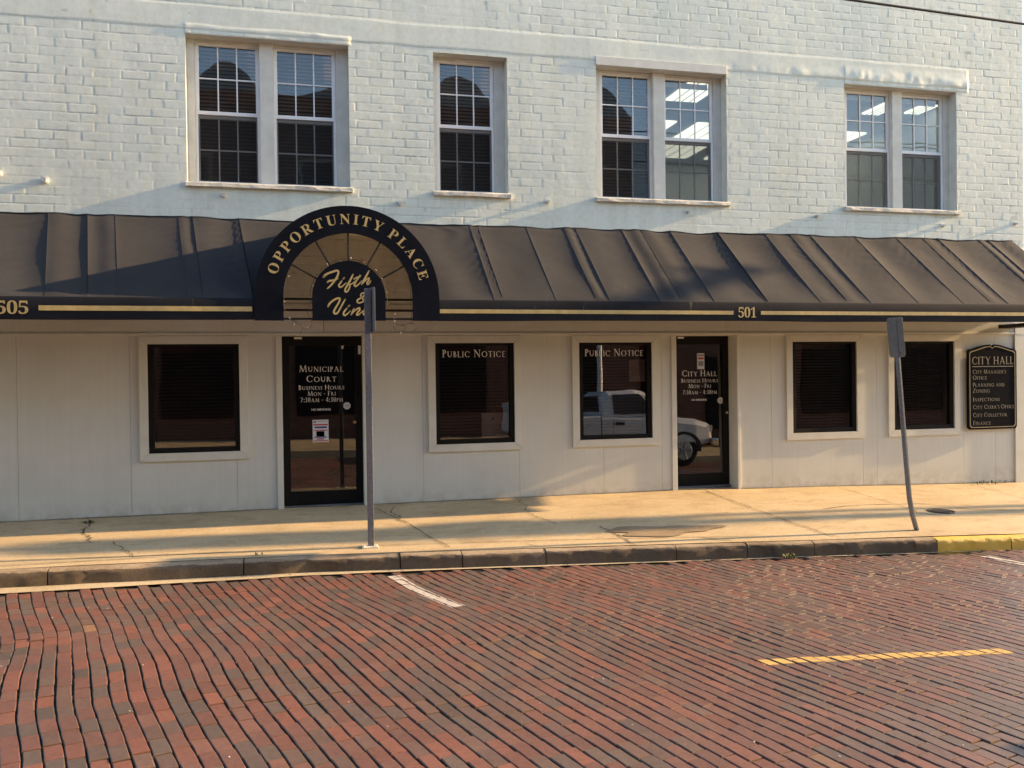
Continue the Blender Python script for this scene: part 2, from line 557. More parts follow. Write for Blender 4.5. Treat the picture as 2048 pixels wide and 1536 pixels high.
# roman capitals drawn as thick and thin pen strokes, cap height 1
TK, TN = .135, .060
def _st(x, y0=0., y1=1., w=None): return ('L', x, y0, x, y1, w or TK)
def _sf(x, y, l=.24): return ('L', x - l / 2, y + (.02 if y < .5 else -.02), x + l / 2, y + (.02 if y < .5 else -.02), .04)
ROMAN = {
 'A': [('L', .05, 0, .38, 1, TN), ('L', .36, 1, .74, 0, TK), ('L', .17, .33, .60, .33, TN), _sf(.05, 0), _sf(.74, 0)],
 'B': [_st(.13), ('A', .16, .76, .28, .24, -90, 90), ('A', .16, .27, .38, .27, -90, 90), ('L', .02, .98, .2, .98, .04), ('L', .02, .02, .2, .02, .04)],
 'C': [('A', .50, .5, .46, .5, 42, 318), ('L', .86, .72, .86, .92, .045)],
 'D': [_st(.13), ('A', .16, .5, .58, .5, -90, 90), ('L', .02, .98, .2, .98, .04), ('L', .02, .02, .2, .02, .04)],
 'E': [_st(.13), ('L', .02, .97, .52, .97, TN), ('L', .13, .53, .45, .53, TN), ('L', .02, .03, .55, .03, TN), ('L', .51, .82, .51, 1, .04), ('L', .54, 0, .54, .2, .04)],
 'F': [_st(.13), ('L', .02, .97, .52, .97, TN), ('L', .13, .52, .44, .52, TN), ('L', .51, .80, .51, 1, .04), _sf(.13, 0)],
 'G': [('A', .50, .5, .46, .5, 42, 325), _st(.84, .05, .42), _sf(.84, .44), ('L', .86, .72, .86, .92, .045)],
 'H': [_st(.13), _st(.74), ('L', .13, .52, .74, .52, TN), _sf(.13, 0), _sf(.13, 1), _sf(.74, 0), _sf(.74, 1)],
 'I': [_st(.13), _sf(.13, 0), _sf(.13, 1)],
 'K': [_st(.13), ('L', .16, .48, .62, 1, TN), ('L', .28, .60, .74, 0, TK), _sf(.13, 0), _sf(.13, 1), _sf(.62, 1, .2)],
 'L': [_st(.13), ('L', .02, .03, .56, .03, TN), ('L', .55, 0, .55, .22, .04), _sf(.13, 1)],
 'M': [('L', .08, 0, .18, 1, TN), ('L', .17, 1, .52, .03, TK), ('L', .52, .03, .86, 1, TN), ('L', .86, 1, .96, 0, TK), _sf(.08, 0, .2), _sf(.96, 0)],
 'N': [('L', .13, 0, .13, 1, TN), ('L', .12, 1, .76, 0, TK), ('L', .76, 0, .76, 1, TN), _sf(.13, 0), _sf(.76, 1), _sf(.06, 1, .14)],
 'O': [('A', .52, .5, .48, .5, 0, 360)],
 'P': [_st(.13), ('A', .16, .73, .34, .27, -90, 90), _sf(.13, 0), ('L', .02, .98, .2, .98, .04)],
 'R': [_st(.13), ('A', .16, .75, .32, .25, -90, 90), ('L', .30, .52, .72, 0, TK), _sf(.13, 0), ('L', .02, .98, .2, .98, .04)],
 'S': [('A', .28, .74, .19, .25, 30, 250), ('L', .20, .58, .38, .40, TK), ('A', .27, .26, .20, .25, 70, -150), ('L', .46, .78, .46, .94, .04), ('L', .06, .06, .06, .22, .04)],
 'T': [_st(.36), ('L', .03, .97, .69, .97, TN), _sf(.36, 0), ('L', .04, .82, .04, 1, .04), ('L', .68, .82, .68, 1, .04)],
 'U': [_st(.13, .3, 1), ('L', .70, .3, .70, 1, TN), ('A', .415, .32, .285, .30, 180, 360), _sf(.13, 1), _sf(.70, 1)],
 'Y': [('L', .04, 1, .36, .48, TK), ('L', .68, 1, .37, .48, TN), _st(.36, 0, .5), _sf(.04, 1), _sf(.68, 1, .2), _sf(.36, 0)],
 'Z': [('L', .06, .97, .62, .97, TN), ('L', .60, .97, .08, .03, TK), ('L', .04, .03, .64, .03, TN)],
 '7': [('L', .03, .96, .56, .96, .07), ('L', .55, .96, .2, 0, .10)],
 '3': [('A', .24, .75, .19, .24, 150, -90), ('A', .24, .27, .24, .27, 90, -150)],
 '0': [('A', .29, .5, .26, .5, 0, 360)],
 '4': [('L', .42, 0, .42, 1, .12), ('L', .42, 1, .03, .32, TN), ('L', .02, .30, .6, .30, TN)],
 ':': [('L', .05, .12, .19, .12, .14), ('L', .05, .58, .19, .58, .14)],
 '-': [('L', .04, .42, .34, .42, .08)],
 "'": [('L', .08, .72, .1, 1, .09)],
}
_rg = {}
def roman(ch):
    if ch in _rg: return _rg[ch]
    polys, allx = [], []
    for st in ROMAN[ch]:
        if st[0] == 'L':
            _, x0, y0, x1, y1, w = st
            d = np.array((x1 - x0, y1 - y0)); d = d / np.linalg.norm(d)
            if abs(d[0]) > .98 or abs(d[1]) > .98: n_ = np.array((-d[1], d[0])) * w / 2
            else: n_ = np.array((w / 2 * 1.05, 0))         # slanted strokes end on the base and cap lines
            a, b = np.array((x0, y0)), np.array((x1, y1))
            polys.append([[a - n_, b - n_, b + n_, a + n_]])
        else:
            _, cx_, cy_, rx, ry, a0, a1 = st
            th = np.radians(np.linspace(a0, a1, max(8, int(abs(a1 - a0) / 14))))
            w = TN + (TK - TN) * np.abs(np.cos(th)) ** 1.3
            O = np.stack([cx_ + rx * np.cos(th), cy_ + ry * np.sin(th)], -1)
            I = np.stack([cx_ + (rx - w) * np.cos(th), cy_ + (ry - w * .9) * np.sin(th)], -1)
            polys.append([[O[k], O[k + 1], I[k + 1], I[k]] for k in range(len(th) - 1)])
        allx += [p[0] for q in polys[-1] for p in q]
    _rg[ch] = (polys, min(allx), max(allx))
    return _rg[ch]
def put_text(mb, text, x, y, z, cap, align='C', width=None, mi=0, font='roman', off=0., gap=.16, sc=.78):
    """flat lettering just in front of plane y, base line z; lower case = small capitals"""
    if font != 'roman':
        pl, w = layout(text, cap, font=font, off=off, gap=.07, sc=1)
        ks = width / w if width else 1
        x0 = x - w * ks / 2
        for v, f, a, k, px in pl:
            mb.add([(x0 + (px + (p[0] - a) * k) * ks, y, z + p[1] * k) for p in v], f, mi)
        return
    out, cx_ = [], 0.
    for ch in text:
        if ch == ' ':
            cx_ += cap * .38
            continue
        h_ = cap * (sc if ch.islower() else 1.)
        polys, a, b = roman(ch.upper())
        out.append((polys, a, h_, cx_))
        cx_ += (b - a) * h_ + cap * gap
    w = cx_ - cap * gap
    ks = width / w if width else 1.
    x0 = x - (w * ks / 2 if align == 'C' else 0)
    for polys, a, h_, px in out:
        for q, faces_ in enumerate(polys):
            for f in faces_:
                mb.add([(x0 + (px + (p[0] - a) * h_) * ks, y - .00012 * q, z + p[1] * h_) for p in f], [tuple(range(len(f)))], mi)
def layout(text, cap, font='serif', off=-.012, gap=.07, sc=.78):
    x, out = 0., []
    for ch in text:
        if ch == ' ':
            x += cap * .42
            continue
        v, f, a, b = glyph(ch, font, off)
        k = cap / CAP
        out.append((v, f, a, k, x))
        x += (b - a) * k + cap * gap
    return out, x - cap * gap

# ------------------------------------------------------------------ ground surfaces
def zb(X): return np.interp(X, [-30, 5, 8.4, 10.85, 14, 60], [0, 0, -.07, -.13, -.2, -.9])
def zk(X): return -.06 - .0147 * (np.clip(X, -8, 60) + 2.5)
def yk(X): return -2.66 - .088 * np.clip(X - .2, 0, 9.5)
def zr(X): return zk(X) - .145
def zside(X, y):
    t = np.clip(y / yk(X), 0, 1)
    return zb(X) * (1 - t) + zk(X) * t

# sidewalk
xs = np.concatenate([np.arange(-60, -6, 3.), np.arange(-6, 13, .12), np.arange(13, 60.1, 2.)])
ts = np.linspace(0, 1, 26)
mb = MB()
P = np.zeros((len(ts), len(xs), 3))
for i, t in enumerate(ts):
    y = (yk(xs) + .13) * t + .6 * (1 - t) if False else t * (yk(xs) + .12)
    P[i, :, 0], P[i, :, 1] = xs, y
    P[i, :, 2] = zside(xs, y) + .004 * vnoise(xs * 1.1, y * 1.1, 5)
mb.grid(P)
# strip under the doorways and side street
mb.grid([[(x, yy, float(zb(x))) for x in (-1, -.2, 1, 3, 5, 5.6, 6.4)] for yy in (.5, 0.)])
mb.grid([[(x, yy, float(zb(x))) for x in np.linspace(10.95, 60, 12)] for yy in (40, 10, 0.)])
struct(mb.build("sidewalk", MT['concrete']))

# kerb: segments with open joints
def kerb_run(mb, xa, xb, n=None):
    n = min(400, max(2, int((xb - xa) / .03)))
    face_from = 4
    prof = [(.13, -.02), (.10, 0), (.055, 0), (.03, -.006), (.012, -.018), (.003, -.036), (0, -.06), (-.004, -.2)]
    X = np.linspace(xa, xb, n)
    P = np.zeros((n, len(prof), 3))
    j = random.uniform(-.006, .006)
    tl = random.uniform(-.004, .004)
    for k, (dy, dz) in enumerate(prof):
        w = .007 * vnoise(X * 9, X * 0 + k * .6, 3) + .006 * vnoise(X * 2.2, X * 0 + k * .3, 9)
        w = w + (.008 * vnoise(X * 24, X * 0 + k * 1.7, 4) if 2 <= k <= 5 else 0)
        P[:, k, 0] = X
        P[:, k, 1] = yk(X) + dy + (w if dy < .1 else 0)
        P[:, k, 2] = zk(X) + dz + (w * .6 if .0 <= dy < .1 else 0) + (j + tl * (X - xa)) * (1 if dy < .09 else 0) + .003
    m0 = len(mb.m)
    mb.grid(P)
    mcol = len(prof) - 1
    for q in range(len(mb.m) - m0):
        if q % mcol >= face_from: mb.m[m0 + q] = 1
    for e in (0, -1):
        q = P[e]
        mb.add([tuple(p) for p in q] + [(q[-1][0], q[0][1], q[-1][2])], [tuple(range(len(q) + 1))])
joints = [-60, -20, -8, -4.2, -2.1, -.43, 1.02, 1.62, 2.45, 3.79, 4.55, 5.28, 6.42, 6.68]
mb = MB()
for a, b in zip(joints[:-1], joints[1:]):
    kerb_run(mb, a + .006, b - .006)
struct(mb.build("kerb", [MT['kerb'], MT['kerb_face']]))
mb = MB()
for a, b in ((6.685, 7.55), (7.56, 9.2), (9.21, 11), (11.01, 14)):
    kerb_run(mb, a, b - .004)
struct(mb.build("yellow_kerb", [MT['yellow_kerb'], MT['yellow_kerb']]))
mb = MB()
kerb_run(mb, 14.01, 60)
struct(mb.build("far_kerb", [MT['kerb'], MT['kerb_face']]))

# gutter strip between kerb and bricks
X = np.arange(-30, 30, .1)
gw = np.interp(X, [-30, -2.5, -.4, 1, 2.4, 3.7, 6.4, 30], [.25, .215, .13, .08, .045, .03, .015, .015]) + .012 * vnoise(X * 3, X * 0, 2)
mb = MB()
mb.grid([[(x, float(yk(x)) + .02, float(zr(x)) + .006) for x in X], [(x, float(yk(x)) - g * .5, float(zr(x)) + .004) for x, g in zip(X, gw)],
         [(x, float(yk(x)) - g, float(zr(x)) + .001) for x, g in zip(X, gw)]])
struct(mb.build("gutter", MT['gutter']))

# road bed: dirt showing in the joints, plain paving beyond the modelled bricks
mb = MB()
for xa, xb in ((-60, -6.2), (12.2, 60)):
    q = np.linspace(xa, xb, 8)
    mb.grid([[(x, yy, float(zr(x)) - .001) for x in q] for yy in (-2.75 if xa < 0 else -3.55, -6, -10.0)])
struct(mb.build("far_road", MT['asphalt']))
mb = MB()
mb.quad((-400, -400, -1.35), (400, -400, -1.35), (400, 400, -1.35), (-400, 400, -1.35))
struct(mb.build("ground", MT['earth']))
# opposite sidewalk
mb = MB()
q = np.linspace(-60, 60, 40)
P = []
for yy, dz in ((-9.96, -.2), (-9.96, .0), (-10.02, .02), (-13.2, .06)):
    P.append([(x, yy, float(zk(x)) + dz) for x in q])
mb.grid(P, smooth=False)
struct(mb.build("opposite_sidewalk", MT['concrete']))

# paving bricks -----------------------------------------------------------
TH = R(16)
U = np.array([math.cos(TH), math.sin(TH)])
V = np.array([-math.sin(TH), math.cos(TH)])
PW, PL = .0925, .196
def warp(u, v):
    du = .034 * np.sin(v * 1.0 + u * .45 + .6) + .014 * np.sin(v * 2.6 + u * .8 + 1.9) + .012 * vnoise(u * .9, v * 1.7, 21)
    du = du + .05 * sstep(-3.6, -2.6, v - u * .29) * sstep(1.5, -1.5, u)
    return du
def brick_height(x, y):
    return .010 * vnoise(x * .9, y * .9, 31) + .006 * vnoise(x * 2.6, y * 2.6, 32)
mb = MB()
bxs, bys = np.arange(-6.4, 12.5, .09), np.arange(-10.05, -2.5, .09)
BX, BY = np.meshgrid(bxs, bys)
mb.grid(np.stack([BX, BY, zr(BX) + brick_height(BX, BY) - .0165 + .003 * vnoise(BX * 9, BY * 9, 33)], -1))
struct(mb.build("road_bed", MT['bed']))
ur, vr = np.arange(-9, 12, PW), np.arange(-13, 3, PL)
verts, faces, tones, tops = [], [], [], []
reds = np.array([(.165, .070, .052), (.140, .064, .051), (.152, .074, .058), (.190, .075, .052), (.136, .068, .055)])
greys = np.array([(.106, .075, .063), (.088, .070, .062), (.116, .080, .067), (.097, .079, .069), (.122, .076, .063)])
for iu, u in enumerate(ur):
    ph = (iu % 2) * .5 + random.uniform(-.13, .13)
    vcur = vr[0] + ph * PL
    while vcur < 3:
        L = PL * random.uniform(.96, 1.03)
        vc = vcur + L / 2
        x, y = u * U[0] + vc * V[0], u * U[1] + vc * V[1]
        lim = yk(x) - np.interp(x, [-30, -2.5, -.4, 1, 2.4, 3.7, 6.4, 30], [.25, .215, .13, .08, .045, .03, .015, .015])
        if -6.2 < x < 12.2 and -9.9 < y < lim + .03:
            g = random.uniform(.0020, .0041)
            hw, hl = PW / 2 - g, L / 2 - random.choice((.0012, .0030, .0045, .0058)) * random.uniform(.8, 1.2)
            zc = float(brick_height(x, y)) + random.gauss(0, .0010)
            tx, ty = random.gauss(0, .009), random.gauss(0, .006)
            ring0, ring1, ring2 = [], [], []
            top = []
            # corner list with mid points on the long sides so rows follow the warp
            for (a, b) in ((-1, -1), (1, -1), (1, 0), (1, 1), (-1, 1), (-1, 0)):
                ja, jb = random.uniform(-.0028, .0024), random.uniform(-.0018, .0014)
                for ring, ins, dz in ((ring0, 0, -.035), (ring1, .0005, -.0060), (ring2, .0055, 0)):
                    uu = u + a * (hw - ins) + ja
                    vv = vc + b * (hl - ins * .16) + jb
                    uu = uu + float(warp(np.array(u), np.array(vv)))
                    px, py = uu * U[0] + vv * V[0], uu * U[1] + vv * V[1]
                    ring.append((px, py, float(zr(px)) + zc + dz + a * hw * tx + b * hl * ty))
            if max(p[1] - (yk(p[0]) - np.interp(p[0], [-30, -2.5, -.4, 1, 2.4, 3.7, 6.4, 30], [.25, .215, .13, .08, .045, .03, .015, .015])) for p in ring2) < .045:
                o = len(verts)
                verts += ring0 + ring1 + ring2
                n = 6
                for r in (0, 1):
                    for k in range(n):
                        k2 = (k + 1) % n
                        faces.append((o + r * n + k, o + r * n + k2, o + (r + 1) * n + k2, o + (r + 1) * n + k))
                faces.append(tuple(o + 2 * n + k for k in range(n)))
                patch = fbm(np.array(x * .8), np.array(y * .8), 41, 2)
                pr = .44 + .42 * float(patch) + .10 * min(1, max(0, (x - 1) / 5))
                c = greys[random.randrange(5)] if random.random() < pr else reds[random.randrange(5)]
                if random.random() < .005: c = np.array((.20, .115, .062))
                mean_ = np.array((.132, .078, .063))
                kx = .15 + .40 * min(1, max(0, (x + 1) / 6))
                c = (c * (1 - kx) + mean_ * kx) * random.uniform(.90, 1.10) * (1.12 + .08 * kx)
                tones += [(.030, .023, .018, 1)] * n + [(*(c * .42), 1)] * n + [(*c, 1)] * n
                tops.append(ring2)
        vcur += L
me = bpy.data.meshes.new("brick_road")
me.from_pydata(verts, [], faces)
me.materials.append(MT['paver'])
ca = me.color_attributes.new("tone", 'FLOAT_COLOR', 'POINT')
ca.data.foreach_set("color", np.array(tones, dtype=np.float32).ravel())
me.update()
road = bpy.data.objects.new("brick_road", me)
COL.objects.link(road)
struct(road)

# painted lines lie on the brick tops, broken at the joints
def clip(poly, quad):
    out = poly
    for i in range(len(quad)):
        a, b = quad[i], quad[(i + 1) % len(quad)]
        nx, ny = -(b[1] - a[1]), (b[0] - a[0])
        src, out = out, []
        for k in range(len(src)):
            p, q = src[k], src[(k + 1) % len(src)]
            dp = (p[0] - a[0]) * nx + (p[1] - a[1]) * ny
            dq = (q[0] - a[0]) * nx + (q[1] - a[1]) * ny
            if dp >= 0: out.append(p)
            if (dp >= 0) != (dq >= 0):
                t = dp / (dp - dq)
                out.append(tuple(p[j] + t * (q[j] - p[j]) for j in range(3)))
        if len(out) < 3: return None
    return out
def line_on_bricks(name, path, w, mat):
    mb = MB()
    for a, b in zip(path[:-1], path[1:]):
        d = np.array(b) - np.array(a)
        d = d / np.linalg.norm(d)
        n = np.array((-d[1], d[0])) * w / 2
        q = [tuple(np.array(a) - n), tuple(np.array(b) - n), tuple(np.array(b) + n), tuple(np.array(a) + n)]
        for t in tops:
            c = clip(t, q)
            if c: mb.add([(p[0], p[1], p[2] + .0015) for p in c], [tuple(range(len(c)))])
    return struct(mb.build(name, mat))
line_on_bricks("white_parking_line", [(.93, -2.95), (1.02, -3.35), (1.14, -3.75), (1.31, -4.22)], .125, MT['white_line'])
line_on_bricks("white_corner_line", [(7.02, -3.50), (7.1, -4.05), (7.25, -4.9)], .12, MT['white_line'])
line_on_bricks("yellow_centre_line", [(2.94, -6.12), (4.72, -6.27)], .105, MT['yellow_line'])

# cracks, joints and patches on the sidewalk
mb = MB()
def crack(pts, w, jag=.02, step=.06, fade=True):
    pts = [np.array(p) for p in pts]
    L = []
    for a, b in zip(pts[:-1], pts[1:]):
        n = max(2, int(np.linalg.norm(b - a) / step))
        for k in range(n): L.append(a + (b - a) * k / n)
    L.append(pts[-1])
    off = 0
    Q = []
    for i, p in enumerate(L):
        off = off * .7 + random.uniform(-jag, jag)
        if 0 < i < len(L) - 1: p = p + np.array((off, off * .35))
        Q.append(p)
    A, B = [], []
    for i, p in enumerate(Q):
        t = Q[min(i + 1, len(Q) - 1)] - Q[max(i - 1, 0)]
        t = t / (np.linalg.norm(t) + 1e-9)
        n = np.array((-t[1], t[0])) * w * random.uniform(.25, .75)
        if fade and i in (0, len(Q) - 1): n = n * .2
        for S, s in ((A, 1), (B, -1)):
            q = p + s * n
            S.append((q[0], q[1], float(zside(q[0], q[1])) + .007))
    mb.grid([A, B], smooth=False)
crack([(-2.29, -.02), (-2.2, -.6), (-2.05, -1.2), (-1.92, -1.58)], .016, .03)
crack([(-2.2, -.35), (-2.35, -.30)], .02, .02)
crack([(-1.75, -1.5), (-1.6, -1.95), (-1.45, -2.3), (-1.3, -2.33)], .010, .02)
crack([(1.01, -.31), (1.27, -1.21), (1.40, -1.9), (1.54, -2.55)], .013, .006)
crack([(1.24, -.27), (1.20, -.62), (1.27, -.9), (1.22, -1.1), (1.30, -1.25)], .012, .03)
crack([(2.85, -.12), (2.79, -.66), (2.82, -1.43), (2.92, -1.75)], .010, .03)
crack([(3.36, -1.9), (3.40, -2.5), (3.41, -2.86)], .016, .02)
crack([(5.54, -.05), (5.55, -1.05), (5.56, -1.74), (5.58, -2.36), (5.67, -3.0)], .014, .018)
crack([(7.61, -.03), (7.55, -1.45), (7.5, -1.9)], .009, .004)
crack([(9.84, -.03), (9.62, -1.34), (9.4, -3.1)], .009, .004)
crack([(6.4, -1.55), (6.8, -1.43), (7.19, -1.39), (7.97, -1.45), (8.33, -1.93), (8.92, -2.06), (10.5, -2.1)], .014, .015)
crack([(7.57, -1.72), (7.45, -1.95), (7.62, -2.2), (8.0, -2.27), (8.66, -2.30), (10.4, -2.45)], .010, .012)
crack([(-5, -2.15), (-2.61, -2.19), (-1.3, -2.28), (.78, -2.30), (2.6, -2.45), (3.94, -2.61), (4.84, -2.74)], .009, .004)
crack([(-5, -2.42), (-2.4, -2.42), (-1.2, -2.36)], .008, .004)
crack([(4.2, -2.62), (4.35, -2.80), (4.5, -2.86)], .015, .01)
crack([(-4.6, -.02), (-4.45, -2.5)], .010, .006)
crack([(2.3, -2.5), (2.42, -2.68)], .010, .01)
struct(mb.build("sidewalk_cracks", MT['crack']))
mb = MB()
c, n = np.array((3.95, -2.27)), 40
ring = []
for k in range(n):
    a = 2 * math.pi * k / n
    r = 1 + .22 * math.sin(3 * a + 1) + .1 * math.sin(7 * a)
    p = c + np.array((.62 * r * math.cos(a), .24 * r * math.sin(a)))
    ring.append((p[0], p[1], float(zside(p[0], p[1])) + .0085))
mb.add(ring + [(c[0], c[1], float(zside(*c)) + .0085)], [(k, (k + 1) % n, n) for k in range(n)])
struct(mb.build("concrete_patch", MT['patch']))
# dirt line where the wall meets the sidewalk
mb = MB()
X = np.arange(-6, 11, .05)
wd = .010 + .012 * np.abs(vnoise(X * 4, X * 0, 71))
mb.grid([[(x, -.001, float(zb(x)) + .0065) for x in X], [(x, -w, float(zside(x, -w)) + .0065) for x, w in zip(X, wd)]])
struct(mb.build("wall_base_dirt", MT['crack']))

# ------------------------------------------------------------------ the building
bld = thing("town_building", "two storey building with white painted brick above a cream storefront", "building", (3.5, 0, 0))

WIN = [  # opening x0,x1 ; glass left edges
    dict(o=(-1.142, .788), g=(-1.007, -.080)),
    dict(o=(1.853, 2.827), g=(1.973,)),
    dict(o=(4.055, 5.972), g=(4.213, 5.143)),
    dict(o=(7.840, 9.749), g=(8.015, 8.945)),
]
GW = .667
OZ0, OZ1 = 3.965, 5.754
WX0, WX1, WZ0, WZ1 = -6.0, 10.95, 2.50, 7.7

def axis(segs, must):
    a = np.concatenate([np.arange(s, e, d) for s, e, d in segs] + [[segs[-1][1]]])
    for m in must:
        i = np.argmin(np.abs(a - m))
        a[i] = m
    return np.sort(a)
ax = axis([(WX0, -3.7, .03), (-3.7, WX1, .0112)], [e for w in WIN for e in w['o']])
az = axis([(WZ0, 3.45, .010), (3.45, WZ1, .0086)], [OZ0, OZ1])
GX, GZ = np.meshgrid(ax, az)
CH, BL = .1075, .302
row = np.floor(GZ / CH).astype(int)
fz = GZ / CH - row
off = np.where(row % 2 == 0, 0., .5) + (np.random.default_rng(3).random(200) * .16)[row % 200]
bx = GX / BL + off + .03 * vnoise(GX * 1.1, GZ * 3, 8)
colm = np.floor(bx).astype(int)
fx = bx - colm
tab = np.random.default_rng(5)
T = tab.random((256, 256, 5))
def pick(i, k): return T[(colm + i) % 256, row % 256, k]
# joints
dxm = np.minimum(fx, 1 - fx) * BL
dzm = np.minimum(fz, 1 - fz) * CH
wob = .0025 * vnoise(GX * 22, GZ * 22, 12)
jx = np.exp(-((dxm + wob) / .0056) ** 2)
jz = np.exp(-((dzm + wob) / .0044) ** 2)
side = np.where(fx < .5, 0, 1)
sx = np.clip(1.1 * T[(colm + side) % 256, row % 256, 0] + .02, .12, 1)
rs = np.where(fz < .5, row, row + 1)
sz = np.clip(1.0 * T[colm % 256, rs % 256, 1] + .10, .15, 1)
fill = sstep(.2, .8, fbm(GX * .55, GZ * .8, 14, 3)) * (1 - .75 * sstep(5, 6.5, GX))          # places where thick paint hides the joints
band = sstep(5.80, 5.835, GZ + .008 * vnoise(GX * 3, GZ * 0, 15)) * (1 - sstep(6.08, 6.12, GZ + .03 * (GX * .02) + .012 * vnoise(GX * 2, GZ * 0, 16)))
band = band * (1 - sstep(9.93, 9.97, GX))
topl = sstep(6.1, 6.16, GZ) * (1 - sstep(-1.0, .3, GX + .4 * vnoise(GZ * 2, GX * 0, 18)))
band = np.maximum(band, topl * .9)
keep = (1 - .75 * fill) * (1 - band)
h = -.0044 * np.maximum(jx * sx * .8, jz * sz) * keep
tilt = (pick(0, 2) - .5) * .0028 * (fx - .5) + (pick(0, 3) - .5) * .002 * (fz - .5)
h += (tilt + (pick(0, 4) - .5) * .0011) * (1 - band) * (1 - .5 * fill)
h += .0038 * fbm(GX * .8, GZ * 1.0, 61, 2) + .0005 * fbm(GX * 6, GZ * 8, 62, 2) + .0002 * vnoise(GX * 34, GZ * 34, 63)
lump = np.exp(-((GZ - 5.86) / .07) ** 2)
lw_ = sstep(5.2, 6.6, GX)
h += band * (.006 + lump * lw_ * (.006 * fbm(GX * 3.2, GZ * 2.2, 66, 3) + .005))
# thick lip over the first window and lintel over the last
lip = sstep(-1.16, -1.13, GX) * (1 - sstep(.79, .83, GX)) * sstep(5.754, 5.765, GZ) * (1 - sstep(5.85, 5.88, GZ + .01 * vnoise(GX * 3, GZ, 68)))
h += lip * (.007 + .004 * fbm(GX * 4, GZ * 6, 67, 2))
lip2 = sstep(7.84, 7.85, GX) * (1 - sstep(9.94, 9.96, GX)) * sstep(5.755, 5.775, GZ) * (1 - sstep(5.9, 6.05, GZ))
h += lip2 * (.008 + .007 * fbm(GX * 4.2, GZ * 3.0, 69, 3))
h = h * np.where(GZ < 3.4, .8, 1.)
nx, nz = len(ax), len(az)
co = np.stack([GX, -h, GZ], -1).reshape(-1, 3)
i, j = np.meshgrid(np.arange(nz - 1), np.arange(nx - 1), indexing='ij')
cx, cz = (ax[:-1] + ax[1:]) / 2, (az[:-1] + az[1:]) / 2
hole = np.zeros((nz - 1, nx - 1), bool)
for w in WIN:
    hole |= ((cz > OZ0) & (cz < OZ1))[:, None] & ((cx > w['o'][0]) & (cx < w['o'][1]))[None, :]
k = (i * nx + j)[~hole]
quads = np.stack([k, k + 1, k + nx + 1, k + nx], -1)
me = bpy.data.meshes.new("upper_wall")
me.vertices.add(len(co))
me.vertices.foreach_set("co", co.ravel())
me.loops.add(quads.size)
me.loops.foreach_set("vertex_index", quads.ravel())
me.polygons.add(len(quads))
me.polygons.foreach_set("loop_start", np.arange(0, quads.size, 4))
me.polygons.foreach_set("use_smooth", np.ones(len(quads), bool))
me.update(calc_edges=True)
dirt = np.clip(np.maximum(jz * sz * 1.2, jx * sx * .7) * keep * (.35 + .65 * sstep(-.15, .5, vnoise(GX * 2.2, GZ * 7, 77))), 0, 1) * .62
sp = sstep(.80, .86, vnoise(GX * 11, GZ * 11, 78)) * sstep(.0, .4, vnoise(GX * .8, GZ * .8, 79))
for w_ in WIN:
    a_, b_ = w_['o']
    under = sstep(a_ - .05, a_, GX) * (1 - sstep(b_, b_ + .05, GX)) * (GZ < OZ0) * np.exp(-(OZ0 - GZ) / .28)
    dirt = dirt + .16 * under * sstep(-.1, .7, vnoise(GX * 13, GZ * .7, 81))
dirt = np.clip(dirt + .35 * sp, 0, 1)
me.attributes.new("dirt", 'FLOAT', 'POINT').data.foreach_set("value", dirt.ravel().astype(np.float32))
me.materials.append(MT['brick_paint'])
uw = bpy.data.objects.new("upper_wall", me)
COL.objects.link(uw)
uw.parent = bld
uw.matrix_parent_inverse = Matrix.Translation(bld.location).inverted()

# shell: side, roof, floor slab, dark rooms
mb = MB()
mb.box(-6.02, 10.94, .32, 14, 7.55, 7.7)
mb.box(10.80, 10.945, .012, 14, -.4, 7.55)
mb.box(-6.02, -5.9, .012, 14, -.4, 7.55)
mb.box(-6.02, 10.94, 13.85, 14, -.4, 7.55)
struct_shell = mb.build("side_wall", MT['brick_paint'], bld)
mb = MB()
mb.box(-5.9, 10.8, .27, 13.8, 3.55, 3.75)                     # floor between storeys
mb.box(-5.9, 10.8, 2.2, 2.3, -.1, 3.55)                       # back of the shop rooms
mb.box(-5.9, 4.90, 2.6, 2.7, 3.75, 7.5)                       # back of the dark upstairs rooms
mb.box(4.96, 5.02, .30, 6, 3.75, 7.5)                         # partition behind the third window
mb.box(-5.9, 4.96, .28, 2.6, 6.15, 6.2)
mb.build("dark_room", MT['dark_room'], bld)
mb = MB()
mb.box(5.02, 10.75, .28, 6, 6.02, 6.08)
mb.box(5.02, 10.75, 5.95, 6.0, 3.75, 6.02)
mb.box(10.70, 10.75, .3, 5.95, 3.75, 6.02)
mb.build("bright_room", MT['white_room'], bld)
for (x, y, hx, hy) in ((6.22, 1.52, .27, .47), (9.74, 1.72, .16, .30), (10.42, 1.60, .14, .24), (6.2, 4.3, .45, 1.2), (7.5, 4.3, .45, 1.2), (8.8, 4.3, .45, 1.2), (10.0, 4.3, .45, 1.2), (8.0, 2.5, .4, .5)):  # near panels are seen; the deeper, larger ones are added to light the room
    mb = MB()
    mb.box(x - hx, x + hx, y - hy, y + hy, 5.995, 6.018)
    for q in (-.5, 0, .5):
        mb.box(x + hx * q - .008, x + hx * q + .008, y - hy, y + hy, 5.988, 5.9945, 1)
    mb.build("ceiling_and_fill_light", [MT['troffer_and_fill'], MT['white_room']], bld)

